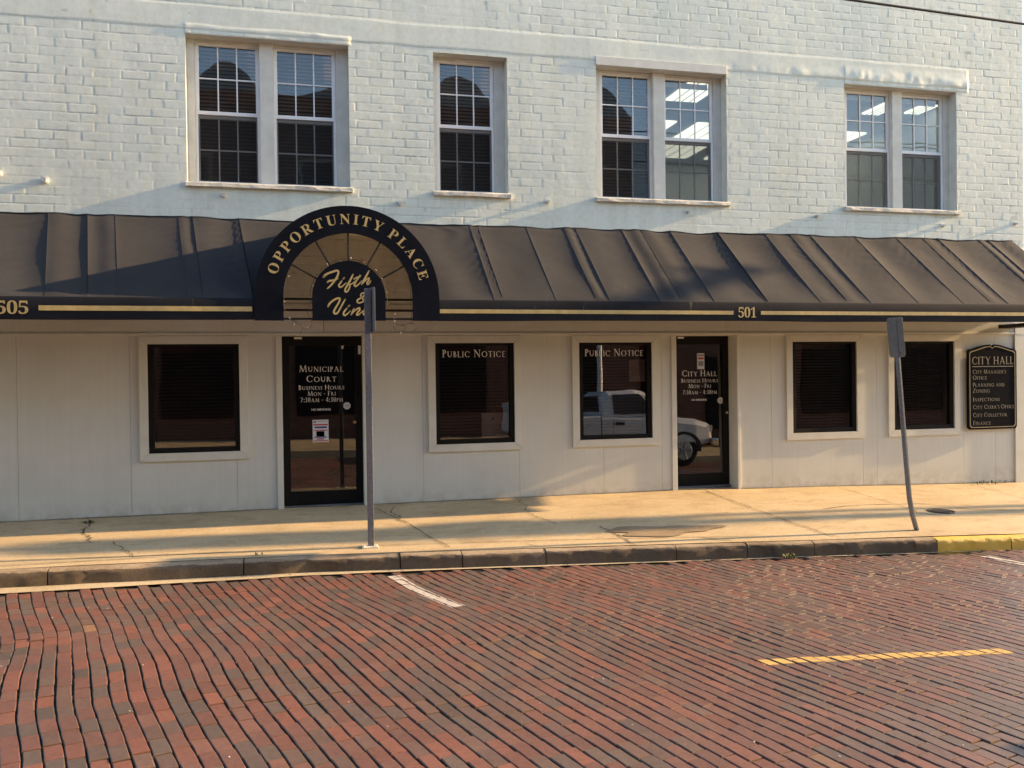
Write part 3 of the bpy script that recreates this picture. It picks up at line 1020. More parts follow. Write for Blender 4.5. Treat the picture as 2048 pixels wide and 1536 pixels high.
def frame_box(mb, x0, x1, z0, z1, w, y0, y1, mi=0, b=.004):
    wl, wr, wb, wt = w if isinstance(w, tuple) else (w,) * 4
    mb.box(x0, x1, y0, y1, z0, z0 + wb, mi, b)
    mb.box(x0, x1, y0, y1, z1 - wt, z1, mi, b)
    mb.box(x0, x0 + wl, y0 + .0006, y1 - .0006, z0 + wb + .0002, z1 - wt - .0002, mi, b)
    mb.box(x1 - wr, x1, y0 + .0006, y1 - .0006, z0 + wb + .0002, z1 - wt - .0002, mi, b)

GZ0, GZ1 = 4.044, 5.691
ZM = 4.872
for wi, w in enumerate(WIN):
    o0, o1 = w['o']
    mb = MB()
    # reveals (4 cm lining), head and mullion
    yb = .275
    mb.box(o0 - .05, o0, .010, yb, OZ0 - .02, OZ1 + .05)
    mb.box(o1, o1 + .05, .010, yb, OZ0 - .02, OZ1 + .05)
    mb.box(o0, o1, .012, yb, OZ1, OZ1 + .05)
    mb.box(o0, o1, .013, yb, OZ0 - .06, OZ0 + .001)
    g0, g1 = w['g'][0], w['g'][-1] + GW
    s = .048
    # wooden casing filling from the reveal to the sash
    mb.box(o0 + .001, g0 - s, .165, .27, OZ0 + .001, OZ1 - .001, 0, .005)
    mb.box(g1 + s, o1 - .001, .165, .27, OZ0 + .001, OZ1 - .001, 0, .005)
    mb.box(g0 - s + .001, g1 + s - .001, .168, .27, GZ1 + .03, OZ1 - .001, 0, .004)
    mb.box(g0 - s + .001, g1 + s - .001, .168, .27, OZ0 + .001, GZ0 - .042, 0, .003)
    if len(w['g']) == 2:
        mb.box(w['g'][0] + GW + s, w['g'][1] - s, .12, .272, OZ0 + .002, OZ1 - .002, 0, .006)
    if wi == 2:
        mb.box(o0 - .005, o1 + .005, -.020, .16, OZ1 - .005, OZ1 + .115, 0, .006)
    win = mb.build("window", MT['casing'], bld)
    mb = MB()
    n = 30
    X = np.linspace(o0 - .015, o1 + .025, n)
    P = np.zeros((6, n, 3))
    for k, (dy, dz) in enumerate(((.16, .018), (-.035, .0), (-.05, -.012), (-.05, -.052), (-.04, -.06), (.02, -.06))):
        P[k, :, 0] = X
        P[k, :, 1] = dy + (.006 * vnoise(X * 7, X * 0 + k, 51 + wi) if dy < 0 else 0)
        P[k, :, 2] = OZ0 + .012 + dz + (.004 * vnoise(X * 5, X * 0 + k, 55 + wi) if dy < 0 else 0)
    mb.grid(P, smooth=False)
    for e in (0, n - 1):
        mb.add([tuple(P[k, e]) for k in range(6)], [tuple(range(6))])
    mb.build("sill", MT['sill'], win)
    for ui, g in enumerate(w['g']):
        a, b = g, g + GW
        mb = MB()   # upper sash, outer track
        frame_box(mb, a - .046, b + .046, ZM - .022, GZ1 + .045, (.046, .046, .045, .046), .192, .228)
        for fr in (1 / 3, 2 / 3):
            mb.box(a + GW * fr - .008, a + GW * fr + .008, .1985, .2115, ZM + .023, GZ1 - .001, 0, .002)
        zc = (ZM + .023 + GZ1) / 2
        mb.box(a, b, .1995, .2105, zc - .008, zc + .008, 0, .002)
        mb.build("upper_sash", MT['vinyl'], win)
        mb = MB()   # lower sash, inner track
        frame_box(mb, a - .046, b + .046, GZ0 - .046, ZM - .024, (.046, .046, .046, .040), .215, .255)
        for fr in (1 / 3, 2 / 3):
            mb.box(a + GW * fr - .008, a + GW * fr + .008, .2275, .2405, GZ0 + .001, ZM - .065, 0, .002)
        zc = (GZ0 + ZM - .064) / 2
        mb.box(a, b, .2285, .2395, zc - .008, zc + .008, 0, .002)
        # fixed outer jamb rails of the lower half
        mb.box(a - .047, a - .016, .190, .214, GZ0 - .046, ZM - .023, 0, .003)
        mb.box(b + .016, b + .047, .190, .214, GZ0 - .046, ZM - .023, 0, .003)
        mb.box(a - .015, b + .015, .191, .214, GZ0 - .046, GZ0 - .012, 0, .003)
        mb.build("lower_sash", MT['vinyl'], win)
        mb = MB()
        rx = R(random.uniform(-.25, .25))
        mb.box(a - .01, b + .01, .213, .219, ZM + .01, GZ1 + .01)
        mb.build("upper_pane", MT['glass_up'], win)
        mb = MB()
        mb.box(a - .01, b + .01, .242, .248, GZ0 - .01, ZM - .055)
        mb.build("lower_pane", MT['glass_up'], win)
        mb = MB()
        mb.box(a - .014, b + .014, .2005, .2015, GZ0 - .010, ZM - .024)
        mb.build("insect_screen", MT['screen'], win)
        lit = (wi == 2 and ui == 1) or wi == 3
        if not lit:
            mb = MB()
            z = GZ0 - .02
            while z < GZ1 + .05:
                mb.add([(a - .04, .315, z), (b + .04, .315, z), (b + .04, .345, z + .036), (a - .04, .345, z + .036)], [(0, 1, 2, 3)])
                mb.add([(a - .04, .3165, z), (b + .04, .3165, z), (b + .04, .3465, z + .036), (a - .04, .3465, z + .036)], [(3, 2, 1, 0)])
                z += .046
            for fx_ in (.2, .8):
                mb.box(a + GW * fx_ - .002, a + GW * fx_ + .002, .312, .314, GZ0, GZ1)
            mb.build("blind", MT['blind2'] if wi == 2 else MT['blind'], win)
        else:
            mb = MB()   # blind drawn up to a short stack
            for q in range(7):
                mb.box(a - .03, b + .03, .31, .36, GZ1 + .0 - q * .009, GZ1 + .006 - q * .009)
            mb.build("blind", MT['white_room'], win)

# ---- storefront wall ------------------------------------------------------
LZ0, LZ1, LW = .731, 2.059, 1.042
LX = [-1.620, 1.826, 3.760, 6.944, 8.611]
D1 = (-.150, .945, .12, -.053, .880)     # trim x0,x1 ; door plane y ; leaf x0,x1
D2 = (5.100, 6.150, .25, 5.165, 6.080)
holes = [(x, x + LW, LZ0, LZ1) for x in LX] + [(-.075, .905, -1, 2.128), (5.165, 6.080, -1, 2.128)]
seams = [-4.40, -3.03, -1.82, -.62, 1.66, 2.93, 4.10, 4.95, 6.62, 8.10, 8.33, 9.83, 10.40]
xs = sorted(set([-6.0, 10.93] + [h_[0] for h_ in holes] + [h_[1] for h_ in holes] + seams))
zs = [-.4, LZ0, LZ1, 2.128]
mb = MB()
for xa, xb in zip(xs[:-1], xs[1:]):
    for za, zt in zip(zs[:-1], zs[1:]):
        if any(h_[0] - 1e-4 <= xa and xb <= h_[1] + 1e-4 and h_[2] - 1e-4 <= za and zt <= h_[3] + 1e-4 for h_ in holes): continue
        l = .0016 if xa in seams else 0
        r = .0016 if xb in seams else 0
        mb.box(xa + l, xb - r, .0, .03, za, zt)
# header board above the openings, in three lengths, standing a little proud
for xa, xb in ((-6, .432), (.438, 5.915), (5.921, 10.93)):
    mb.box(xa, xb, -.014, .0295, 2.129, 2.52)
mb.build("storefront_wall", MT['siding'], bld)
mb = MB()
for xa, xb in zip([-6] + seams, seams + [10.93]):
    pass
solid = [(-6, -1.62), (-.578, -.075), (.905, 1.826), (2.868, 3.76), (4.802, 5.165), (6.08, 6.944), (7.986, 8.611), (9.653, 10.93)]
for xa, xb in solid: mb.box(xa, xb, .031, .06, -.4, 2.52)
mb.build("wall_backing", MT['crack'], bld)
mb = MB()
mb.box(10.74, 10.955, -.030, -.0005, -.4, 2.128, 0, .004)     # corner board
mb.box(-6, 10.74, -.030, -.0145, 2.132, 2.165, 0, .004)       # narrow band over the openings
mb.box(10.741, 10.955, -.034, -.0145, 2.1285, 2.30, 0, .004)
mb.build("corner_board", MT['trim'], bld)

def mitred(mb, x0, x1, z0, z1, w, y0, y1):
    """picture-frame casing with mitred corners and a hairline gap"""
    O = [(x0, z0), (x1, z0), (x1, z1), (x0, z1)]
    I = [(x0 + w, z0 + w), (x1 - w, z0 + w), (x1 - w, z1 - w), (x0 + w, z1 - w)]
    g = .0022
    dirs = [(1, 0), (0, 1), (-1, 0), (0, -1)]
    for k in range(4):
        k2 = (k + 1) % 4
        d = dirs[k]
        a, b, c, e = O[k], O[k2], I[k2], I[k]
        q = [(a[0] + d[0] * g, a[1] + d[1] * g), (b[0] - d[0] * g, b[1] - d[1] * g), (c[0] - d[0] * g, c[1] - d[1] * g), (e[0] + d[0] * g, e[1] + d[1] * g)]
        mb.prism(q, y0, y1)

for k, x in enumerate(LX):
    mb = MB()
    mitred(mb, x - .095, x + LW + .095, LZ0 - .095, LZ1 + .068, .095, -.032, -.0008)
    # dark returns hide the wall edge
    win = mb.build("window", MT['trim'], bld)
    mb = MB()
    frame_box(mb, x, x + LW, LZ0, LZ1, .058, -.006, .07, 0, .003)
    mb.build("window_frame", MT['black_frame'], win)
    mb = MB()
    mb.box(x + .05, x + LW - .05, .036, .042, LZ0 + .05, LZ1 - .05)
    pane = mb.build("pane", MT['glass_low'], win)
    if k == 2:      # this sheet leans back a little at the top
        bm = bmesh.new(); bm.from_mesh(pane.data)
        for v in bm.verts: v.co.y += (v.co.z - LZ0) * math.tan(R(.95)) - .004
        bm.to_mesh(pane.data); bm.free()
    mb = MB()
    z = LZ0 + .07
    yy = .16
    top = LZ1 - .10 if k in (0, 1, 2) else LZ1 - .06
    while z < top:
        mb.add([(x + .075, yy, z), (x + LW - .075, yy, z), (x + LW - .075, yy + .022, z + .028), (x + .075, yy + .022, z + .028)], [(0, 1, 2, 3)])
        mb.add([(x + .075, yy + .0015, z), (x + LW - .075, yy + .0015, z), (x + LW - .075, yy + .0235, z + .028), (x + .075, yy + .0235, z + .028)], [(3, 2, 1, 0)])
        z += .043
    mb.box(x + .07, x + LW - .07, yy - .02, yy + .04, LZ1 - .12, LZ1 - .06)
    mb.build("blind", MT['blind'], win)
    if k in (1, 2):
        mb = MB()
        put_text(mb, "Public Notice", x + .52, .0335 if k == 1 else .031, 1.850, .098, width=.835)
        mb.build("lettering", MT['letter_white'], win)

def storefront_door(name, d, lines, stick, lock, tagx, glass_shift=0.0):
    t0, t1, y, a, b = d
    mb = MB()
    # jamb lining and face trim
    e0, e1 = (-.075, .905) if y < .2 else (5.165, 6.080)
    mb.box(e0 - .072, e0, -.020, -.0006, -.06, 2.127, 0, .003)
    mb.box(e1, e1 + .042, -.020, -.0006, -.06, 2.127, 0, .003)
    mb.box(e0 - .018, e0, .0605, y + .05, -.06, 2.15)
    mb.box(e1, e1 + .018, .0605, y + .05, -.06, 2.15)
    mb.box(e0 - .003, e0 + .0006, -.0005, .0604, -.06, 2.128)
    mb.box(e1 - .0006, e1 + .003, -.0005, .0604, -.06, 2.128)
    mb.box(e0, e1, .030, y + .05, 2.1285, 2.16)
    door = mb.build("door", MT['trim'], bld)
    z0, z1 = .018, 2.126
    mb = MB()
    frame_box(mb, e0 + .001, e1 - .001, z0, z1, (.088, .088, .17, .115), y - .02, y + .03, 0, .004)
    mb.build("door_frame", MT['black_frame'], door)
    mb = MB()
    mb.box(e0, e1, y - .06, y + .06, -.01, .017)
    mb.build("threshold", MT['post'], door)
    mb = MB()
    gx0, gx1 = e0 + .08, e1 - .08
    mb.box(gx0, gx1, y + .002, y + .008, z0 + .16, z1 - .105)
    pane = mb.build("pane", MT['glass_low'], door)
    if glass_shift:
        bm = bmesh.new(); bm.from_mesh(pane.data)
        for v in bm.verts: v.co.y += (v.co.z - z0) * math.tan(R(glass_shift)) - .010
        bm.to_mesh(pane.data); bm.free()
    mb = MB()
    for (t, xx, zz_, cap, wd, fnt) in lines:
        if fnt == 'sans': put_text(mb, t, xx, y - .002 + glass_shift * .001, zz_, cap, width=wd, font='sans', off=.012)
        else: put_text(mb, t, xx, y - .002, zz_, cap, width=wd)
    mb.build("lettering", MT['letter_white'], door)
    sx_, sz_, sr = stick
    mb = MB()
    mb.prism([(sx_ + sr * math.cos(R(22.5 + 45 * q)), sz_ + sr * math.sin(R(22.5 + 45 * q))) for q in range(8)], y - .004, y - .0015)
    for q, ww in ((.010, .028), (-.004, .024), (-.018, .018)):
        mb.box(sx_ - ww, sx_ + ww, y - .0052, y - .0042, sz_ + q - .003, sz_ + q + .003, 1)
    mb.build("octagon_sticker", [MT['paper'], MT['grey_ink']], door)
    mb = MB()
    mb.tube([(lock[0], y - .021, lock[1]), (lock[0], y - .036, lock[1])], .020, 14)
    mb.tube([(lock[0], y - .0365, lock[1]), (lock[0], y - .042, lock[1])], .012, 12)
    mb.build("lock_cylinder", MT['chrome'], door)
    mb = MB()
    mb.box(tagx, tagx + .095, y - .0245, y - .0205, 2.092, 2.118, 0, .001)
    mb.build("door_contact", MT['sign_white'], door)
    mb = MB()
    if y < .2: mb.box(e1 - .045, e1 - .012, y - .030, y - .0205, 1.90, 2.01, 0, .002)
    if mb.v: mb.build("door_contact", MT['sign_white'], door)
    mb = MB()   # push bar seen inside the glass
    mb.tube([(gx0, y + .06, 1.0), (gx1, y + .06, 1.0)], .014, 8)
    mb.build("push_bar", MT['frame_dark'], door)
    mb = MB()
    mb.box(e0, e1, y + .9, y + .92, 0.02, 2.4)
    mb.build("vestibule_wall", MT['dark_room'], door)
    return door
c1 = .402
storefront_door("door", D1, [
    ("Municipal", c1, 1.683, .082, .54, 's'), ("Court", c1, 1.556, .082, .365, 's'), ("Business Hours", c1, 1.458, .058, .56, 's'),
    ("Mon - Fri", c1, 1.382, .058, .345, 's'), ("7:30am - 4:30pm", c1, 1.303, .060, .525, 's'), ("NO SMOKING", c1 - .01, 1.196, .026, .235, 'sans')],
    (.713, 1.250, .047), (.805, 1.042), .075)
c2 = 5.640
storefront_door("door", D2, [
    ("City Hall", c2, 1.560, .086, .53, 's'), ("Business Hours", c2, 1.472, .058, .56, 's'), ("Mon - Fri", c2, 1.394, .058, .345, 's'),
    ("7:30am - 4:30pm", c2, 1.306, .060, .525, 's'), ("NO SMOKING", c2 - .01, 1.214, .026, .235, 'sans')],
    (5.958, 1.212, .047), (6.040, 1.040), 5.30, .95)

# painted anchor bolts on the upper wall
for (x, z, s) in ((-2.69, 3.93, 1.25), (-.723, 3.83, 1), (1.406, 3.80, 1), (3.357, 3.893, 1), (5.372, 3.826, .8), (7.369, 3.832, .9), (9.487, 3.75, .9), (10.787, 3.82, .9), (-3.17, 3.99, 1.1)):
    mb = MB()
    mb.tube([(x, .0, z), (x, -.018, z)], .030 * s, 10)
    mb.tube([(x, -.017, z), (x, -.055 * s, z - .004)], [.018 * s, .021 * s], 9)
    mb.build("wall_anchor", MT['anchor'], bld)

# ------------------------------------------------------------------ awning
PR, VB, VT = 1.25, 2.242, 2.477        # projection, valance bottom, valance top
ZW = 3.565                              # where the fabric meets the wall
AC, AR, AI, AD, ASP = .668, 1.007, .708, .402, 2.501
AX0, AX1 = -6.0, 10.72
aw = thing("awning", "black fabric awning with sloping panels and an arched entrance canopy along the storefront", "awning", (3.5, -.6, 2.24))
def shift(X): return np.interp(X, [-3, 0, 2, 4.5, 7], [.25, .20, .04, .02, .10])
def canopy(seams, endfun, side):
    """seams: x at the wall; endfun(t) gives the curved edge beside the arch"""
    mb = MB()
    nt_ = 64
    T_ = np.linspace(0, 1, nt_)
    for si in range(len(seams) - 1):
        s = np.linspace(0, 1, 25)
        SS, TT = np.meshgrid(s, T_)
        xa, xb = seams[si], seams[si + 1]
        A = xa + shift(xa) * TT if xa is not None else None
        A = endfun(TT) if (side == 'R' and si == 0) else xa + shift(xa) * TT
        B = endfun(TT) if (side == 'L' and si == len(seams) - 2) else xb + shift(xb) * TT
        Xg = A + (B - A) * SS
        rs_ = np.random.default_rng(100 + si + (50 if side == 'R' else 0))
        amp = rs_.uniform(.012, .036) * min(1.0, ((xb - xa) / .72) ** 1.5)
        sag = -amp * np.sin(np.pi * SS) ** .8 * np.sin(np.pi * np.clip(TT * .9 + .1, 0, 1)) * 1.0
        skew = rs_.uniform(-.006, .010) * np.sin(2 * np.pi * SS)
        # diagonal tension wrinkles, strongest near one rafter
        k = rs_.uniform(.3, 1.0) * (1.6 if si in (0, 4) and side == 'R' else 1)
        wr = .0034 * k * np.sin((TT * 1.25 + (SS * (B - A)) * rs_.uniform(.25, .7)) * rs_.uniform(44, 60) + 3 * vnoise(SS * 3 + si, TT * 3, 7)) * (.15 + SS ** 1.5) * np.clip(SS * 12, 0, 1) * np.clip((1 - SS) * 12, 0, 1) * (1 - TT) ** .6
        wr += .004 * fbm(Xg * 2.0, TT * 3.5, 90, 3) * np.sin(np.pi * SS)
        nrm = sag + skew + wr
        # rafter ridge
        ridge = .001 * (np.exp(-(SS * (B - A) / .018) ** 2) + np.exp(-((1 - SS) * (B - A) / .018) ** 2))
        nrm = nrm + ridge
        edge = 1 - .8 * np.exp(-((1 - TT) / .05) ** 2)
        nrm = nrm * edge
        Y = -PR * TT - nrm * .66
        Z = ZW + (VT - ZW) * TT + nrm * .75
        # loose scalloped top edge
        Z = Z - np.exp(-(TT / .03) ** 2) * (.012 * np.abs(vnoise(Xg * 1.6, Xg * 0, 95)) + .018 * rs_.random() * np.sin(np.pi * SS) ** 2 * (rs_.random() < .5))
        Y = np.where(TT < .01, -.02, Y)
        mb.grid(np.stack([Xg, Y, Z], -1))
    return mb
def edge_L(t):
    z = ZW + (VT - ZW) * t
    return AC - np.sqrt(np.clip(AR ** 2 - np.clip(z - ASP, 0, AR) ** 2, 0, None))
def edge_R(t):
    z = ZW + (VT - ZW) * t
    return AC + np.sqrt(np.clip(AR ** 2 - np.clip(z - ASP, 0, AR) ** 2, 0, None))
SL = [-5.6, -4.85, -4.1, -3.38, -2.665, -2.25, -1.95, -1.25, -1.09, -.553, AC]
SR = [AC, 2.294, 2.40, 3.05, 3.56, 3.73, 4.385, 4.66, 5.09, 5.806, 6.53, 6.92, 7.25, 7.97, 8.67, 9.12, 9.39, 10.10, 10.28, AX1]
THIN = (-2.25, -1.09, 2.40, 3.56, 4.66, 6.92, 9.12, 10.28)
canopy([AX0] + SL, edge_L, 'L').build("canopy", MT['fabric'], aw)
canopy(SR, edge_R, 'R').build("canopy", MT['fabric'], aw)
# sewn seams: dark welts over the fabric
def welt(x, w=.008, t1=1.0, lift=.010, mat='fabric'):
    mb_ = MB()
    mb_.grid([[(x - w + float(shift(x)) * t, -PR * t - .66 * lift, ZW + (VT - ZW) * t + .75 * lift) for t in np.linspace(.01, t1, 14)],
              [(x + float(shift(x)) * t, -PR * t - .66 * (lift + .004), ZW + (VT - ZW) * t + .75 * (lift + .004)) for t in np.linspace(.01, t1, 14)],
              [(x + w + float(shift(x)) * t, -PR * t - .66 * lift, ZW + (VT - ZW) * t + .75 * lift) for t in np.linspace(.01, t1, 14)]])
    mb_.build("seam", MT[mat], aw)
for x in THIN:
    welt(x, .0028, .96, .0, 'fabric_sign')
for x in (-.553, 5.806): welt(x - .010, .005, .985, .004, 'fabric_sign')
for x in SL[:-2] + SR[1:-1]:
    if x not in THIN: welt(x, .005, .99, .0)

# valance: gently rippled hanging strip, split by the arch
def valance(xa, xb):
    mb = MB()
    X = np.arange(xa, xb + .01, .04)
    X[-1] = xb
    rows = []
    for z, dy in ((VT + .004, .0), (VT - .02, -.012), (VT - .12, -.010), (VB + .01, -.006), (VB, -.004), (VB, .008), (VT - .03, .004)):
        w = .006 * vnoise(X * 2.4, X * 0 + z * 3, 97) * (1 - (z - VB) / .24)
        zz_ = z + (.007 * vnoise(X * .9, X * 0, 98) if z < VB + .02 else 0)
        rows.append(np.stack([X, -PR + dy + w, np.full_like(X, 0) + zz_], -1))
    mb.grid(rows)
    return mb.build("valance", MT['fabric_front'], aw)
valance(AX0, AC - AR - .002)
valance(AC + AR + .002, AX1)
mb = MB()   # triangular end cap and front rail
mb.add([(AX1, 0, ZW - .02), (AX1, -PR, VT - .01), (AX1, -PR, VB + .004), (AX1, -PR + .02, VB), (AX1, 0, VB + .2)], [(0, 1, 2, 3, 4)])
mb.add([(AX1 - .004, 0, ZW - .02), (AX1 - .004, -PR, VT - .01), (AX1 - .004, -PR, VB + .004), (AX1 - .004, -PR + .02, VB), (AX1 - .004, 0, VB + .2)], [(4, 3, 2, 1, 0)])
mb.build("end_cap", MT['fabric_front'], aw)
def stripe(xa, xb, z, hh):
    mb = MB()
    X = np.linspace(xa, xb, max(3, int((xb - xa) / .05)))
    w = .006 * vnoise(X * 2.4, X * 0 + 2.36 * 3, 97) * .6
    mb.grid([[(x, -PR - .0165 + q, z + hh / 2) for x, q in zip(X, w)], [(x, -PR - .0165 + q, z - hh / 2) for x, q in zip(X, w)]], smooth=False)
    mb.build("gold_stripe", MT['letter_gold'], aw)
stripe(-2.475, AC - AR - .03, 2.362, .052)
stripe(AC + AR + .01, 5.370, 2.348, .046)
stripe(5.745, AX1 - .01, 2.348, .046)
for t, xc, w_, cap, z in (("505", -2.72, .30, .128, 2.300), ("501", 5.556, .245, .122, 2.290)):
    mb = MB()
    put_text(mb, t, xc, -PR - .019, z, cap, width=w_, font='serif')
    mb.build("street_number", MT['letter_gold'], aw)

# steel frame under the fabric
mb = MB()
for x in [-5.6, -4.1, -2.665, -1.25, 2.294, 3.73, 5.09, 6.53, 7.97, 9.39, 10.68]:
    mb.tube([(x, -.03, ZW - .05), (x + float(shift(x)), -PR + .02, VT - .04)], .013, 6)
for y, z in ((-PR + .03, VT - .04), (-PR + .03, VB + .03)):
    mb.tube([(AX0, y, z), (AC - AR - .01, y, z)], .013, 6)
    mb.tube([(AC + AR + .01, y, z), (AX1 - .02, y, z)], .013, 6)
mb.box(10.45, 10.72, -.9, -.02, VB - .02, VB + .035)
mb.build("steel_frame", MT['frame_dark'], aw)

# arched canopy: barrel running back to the slope
def arc(r, n=48):
    pts = [(AC + r, VB - .004)] + [(AC + r * math.cos(a), ASP + r * math.sin(a)) for a in np.linspace(0, math.pi, n)] + [(AC - r, VB - .004)]
    return pts
mb = MB()
pts = arc(AR)
rows = []
for fr in np.linspace(0, 1, 6):
    rr = []
    for (x, z) in pts:
        t = min(1, max(0, (z - ZW) / (VT - ZW)))
        yb_ = min(0, -PR * t + .03)
        if z < VT: yb_ = -PR + .02 + (VT - z) * .0
        y = (-PR - .012) * (1 - fr) + yb_ * fr
        rr.append((x, y, z))
    rows.append(rr)
mb.grid(rows)
mb.build("barrel_canopy", MT['fabric_thin'], aw)
mb = MB()
mb.strip(arc(AR + .004), arc(AI), -PR - .028, -PR + .004)
face = mb.build("arch_face", MT['fabric_sign'], aw)
mb = MB()
word = "OPPORTUNITY PLACE"
pl, wtot = layout(word, .110, off=-.002, gap=.22)
a0, a1 = R(163.5), R(13.5)
rad = .808
for v, f, a, k, px in pl:
    _, _, g0_, g1_ = v, f, a, 0
    gxs = [p[0] for p in v]
    wmid = px + (max(gxs) - a) * k / 2
    th = a0 + (a1 - a0) * wmid / wtot
    ct, st_ = math.cos(th), math.sin(th)
    out = []
    for p in v:
        lx = (p[0] - (a + max(gxs)) / 2) * k
        ly = p[1] * k
        out.append((AC + ct * (rad + ly) + st_ * lx, -PR - .0305, ASP + st_ * (rad + ly) - ct * lx))
    mb.add(out, f)
mb.build("arch_lettering", MT['letter_gold'], face)
mb = MB()
mb.prism([(AC - AD, VB - .003)][:0] + [(AC + AD, VB - .003)] + [(AC + AD * math.cos(a), ASP + AD * math.sin(a)) for a in np.linspace(0, math.pi, 40)] + [(AC - AD, VB - .003)], -PR - .026, -PR + .004)
disc = mb.build("round_sign", MT['fabric_sign'], aw)
# hand-painted script, drawn as brush strokes
STROKES = [
    ([(322, 412), (360, 368), (430, 325), (520, 292), (600, 265), (645, 262), (668, 292), (655, 350), (620, 430), (565, 510), (500, 590), (440, 650), (402, 682)], [52, 50, 48, 46, 46, 44, 40, 46, 46, 42, 40, 34, 26]),
    ([(412, 532), (450, 505), (520, 492), (600, 470), (655, 440)], [44, 46, 42, 40, 20]),
    ([(742, 500), (705, 550), (672, 600), (690, 645), (740, 635), (790, 590), (850, 540)], [34, 40, 42, 40, 34, 28, 20]),
    ([(778, 450), (800, 425)], [40, 34]),
    ([(1008, 345), (965, 430), (915, 525), (865, 610), (820, 690), (822, 750), (865, 745), (905, 690), (928, 625), (930, 585), (985, 560), (1050, 500)], [34, 42, 44, 42, 40, 40, 38, 36, 34, 30, 26, 20]),
    ([(1170, 360), (1120, 440), (1065, 520), (1035, 585), (1060, 622), (1110, 595), (1170, 540), (1215, 490)], [30, 38, 42, 42, 40, 34, 26, 20]),
    ([(1030, 452), (1090, 418), (1160, 400), (1190, 372)], [36, 36, 30, 20]),
    ([(1388, 252), (1340, 340), (1280, 445), (1225, 545), (1205, 578)], [30, 42, 44, 40, 26]),
    ([(1225, 560), (1280, 500), (1345, 440), (1385, 430), (1370, 485), (1335, 540), (1350, 575), (1390, 545), (1428, 488)], [22, 28, 34, 38, 38, 36, 36, 28, 18]),
    ([(1300, 1000), (1255, 950), (1205, 880), (1180, 830), (1205, 790), (1250, 775), (1280, 800), (1255, 845), (1190, 890), (1115, 935), (1095, 975), (1125, 1010), (1190, 1000), (1250, 960), (1290, 890)], [34, 34, 34, 32, 30, 30, 32, 34, 36, 38, 38, 36, 32, 28, 26]),
    ([(415, 1098), (440, 1045), (500, 985), (580, 930), (650, 905), (690, 920), (672, 985), (620, 1080), (565, 1170), (545, 1230), (575, 1268), (630, 1245), (690, 1150), (750, 1040), (815, 930)], [42, 46, 44, 44, 44, 42, 42, 44, 46, 46, 44, 42, 40, 36, 28]),
    ([(850, 1140), (800, 1200), (768, 1260), (790, 1305), (840, 1285), (890, 1240), (935, 1195)], [34, 40, 42, 40, 34, 28, 20]),
    ([(890, 1092), (915, 1072)], [38, 32]),
    ([(1020, 1150), (985, 1210), (948, 1290)], [32, 40, 34]),
    ([(955, 1285), (1010, 1220), (1080, 1160), (1145, 1130), (1150, 1175), (1105, 1235), (1080, 1285), (1110, 1295), (1170, 1250), (1225, 1195)], [26, 28, 34, 40, 40, 38, 38, 34, 26, 20]),
    ([(1250, 1240), (1320, 1205), (1385, 1150), (1395, 1105), (1350, 1100), (1285, 1160), (1240, 1230), (1255, 1285), (1315, 1285), (1390, 1240), (1450, 1180)], [24, 28, 32, 36, 36, 42, 44, 42, 36, 28, 18]),
]
def spline(pts, ws, n=7):
    P_ = [np.array((*p, w), float) for p, w in zip(pts, ws)]
    P_ = [P_[0]] + P_ + [P_[-1]]
    out = []
    for q in range(1, len(P_) - 2):
        a, b, c, d = P_[q - 1:q + 3]
        for t in np.linspace(0, 1, n, endpoint=False):
            out.append(.5 * ((2 * b) + (-a + c) * t + (2 * a - 5 * b + 4 * c - d) * t * t + (-a + 3 * b - 3 * c + d) * t ** 3))
    out.append(P_[-2])
    return out
mb = MB()
lay = 0
for pts, ws in STROKES:
    L = spline(pts, ws)
    lay += 1
    yl = -PR - .0275 - .0004 * lay
    def mp(x, y):
        px, py = 620 + x / 11.8125, 520 + y / 11.8125
        return (AC - AD + (px - 624) / 146 * 2 * AD, yl, VB + (640 - py) / 118 * (ASP + AD - VB))
    A, B = [], []
    for q, p in enumerate(L):
        t = L[min(q + 1, len(L) - 1)][:2] - L[max(q - 1, 0)][:2]
        t = t / (np.linalg.norm(t) + 1e-9)
        n_ = np.array((-t[1], t[0])) * p[2] / 2
        A.append(mp(*(p[:2] + n_)))
        B.append(mp(*(p[:2] - n_)))
    mb.grid([A, B], smooth=False)
    for p in (L[0], L[-1]):
        mb.add([mp(p[0] + p[2] / 2 * math.cos(a), p[1] + p[2] / 2 * math.sin(a)) for a in np.linspace(0, 2 * math.pi, 12, endpoint=False)], [tuple(range(12))])
mb.build("script_lettering", MT['letter_gold'], disc)
for ang in (30, 60, 90, 120, 150):
    a = R(ang)
    mb = MB()
    mb.tube([(AC + math.cos(a) * (AD - .01), -PR + .015, ASP + math.sin(a) * (AD - .01)), (AC + math.cos(a) * (AI + .02), -PR + .015, ASP + math.sin(a) * (AI + .02))], .011, 6)
    mb.build("rib", MT['frame_dark'], aw)
for z in (2.570, 2.435):
    mb = MB()
    mb.tube([(AC - AR + .05, -.16, z), (AC + AR - .05, -.16, z)], .016, 6)
    mb.build("rail", MT['frame_dark'], aw)
mb = MB()
mb.box(AC - AI - .05, AC + AI + .05, -PR + .005, -PR + .03, VB + .005, VB + .028)
mb.build("rail", MT['frame_dark'], aw)

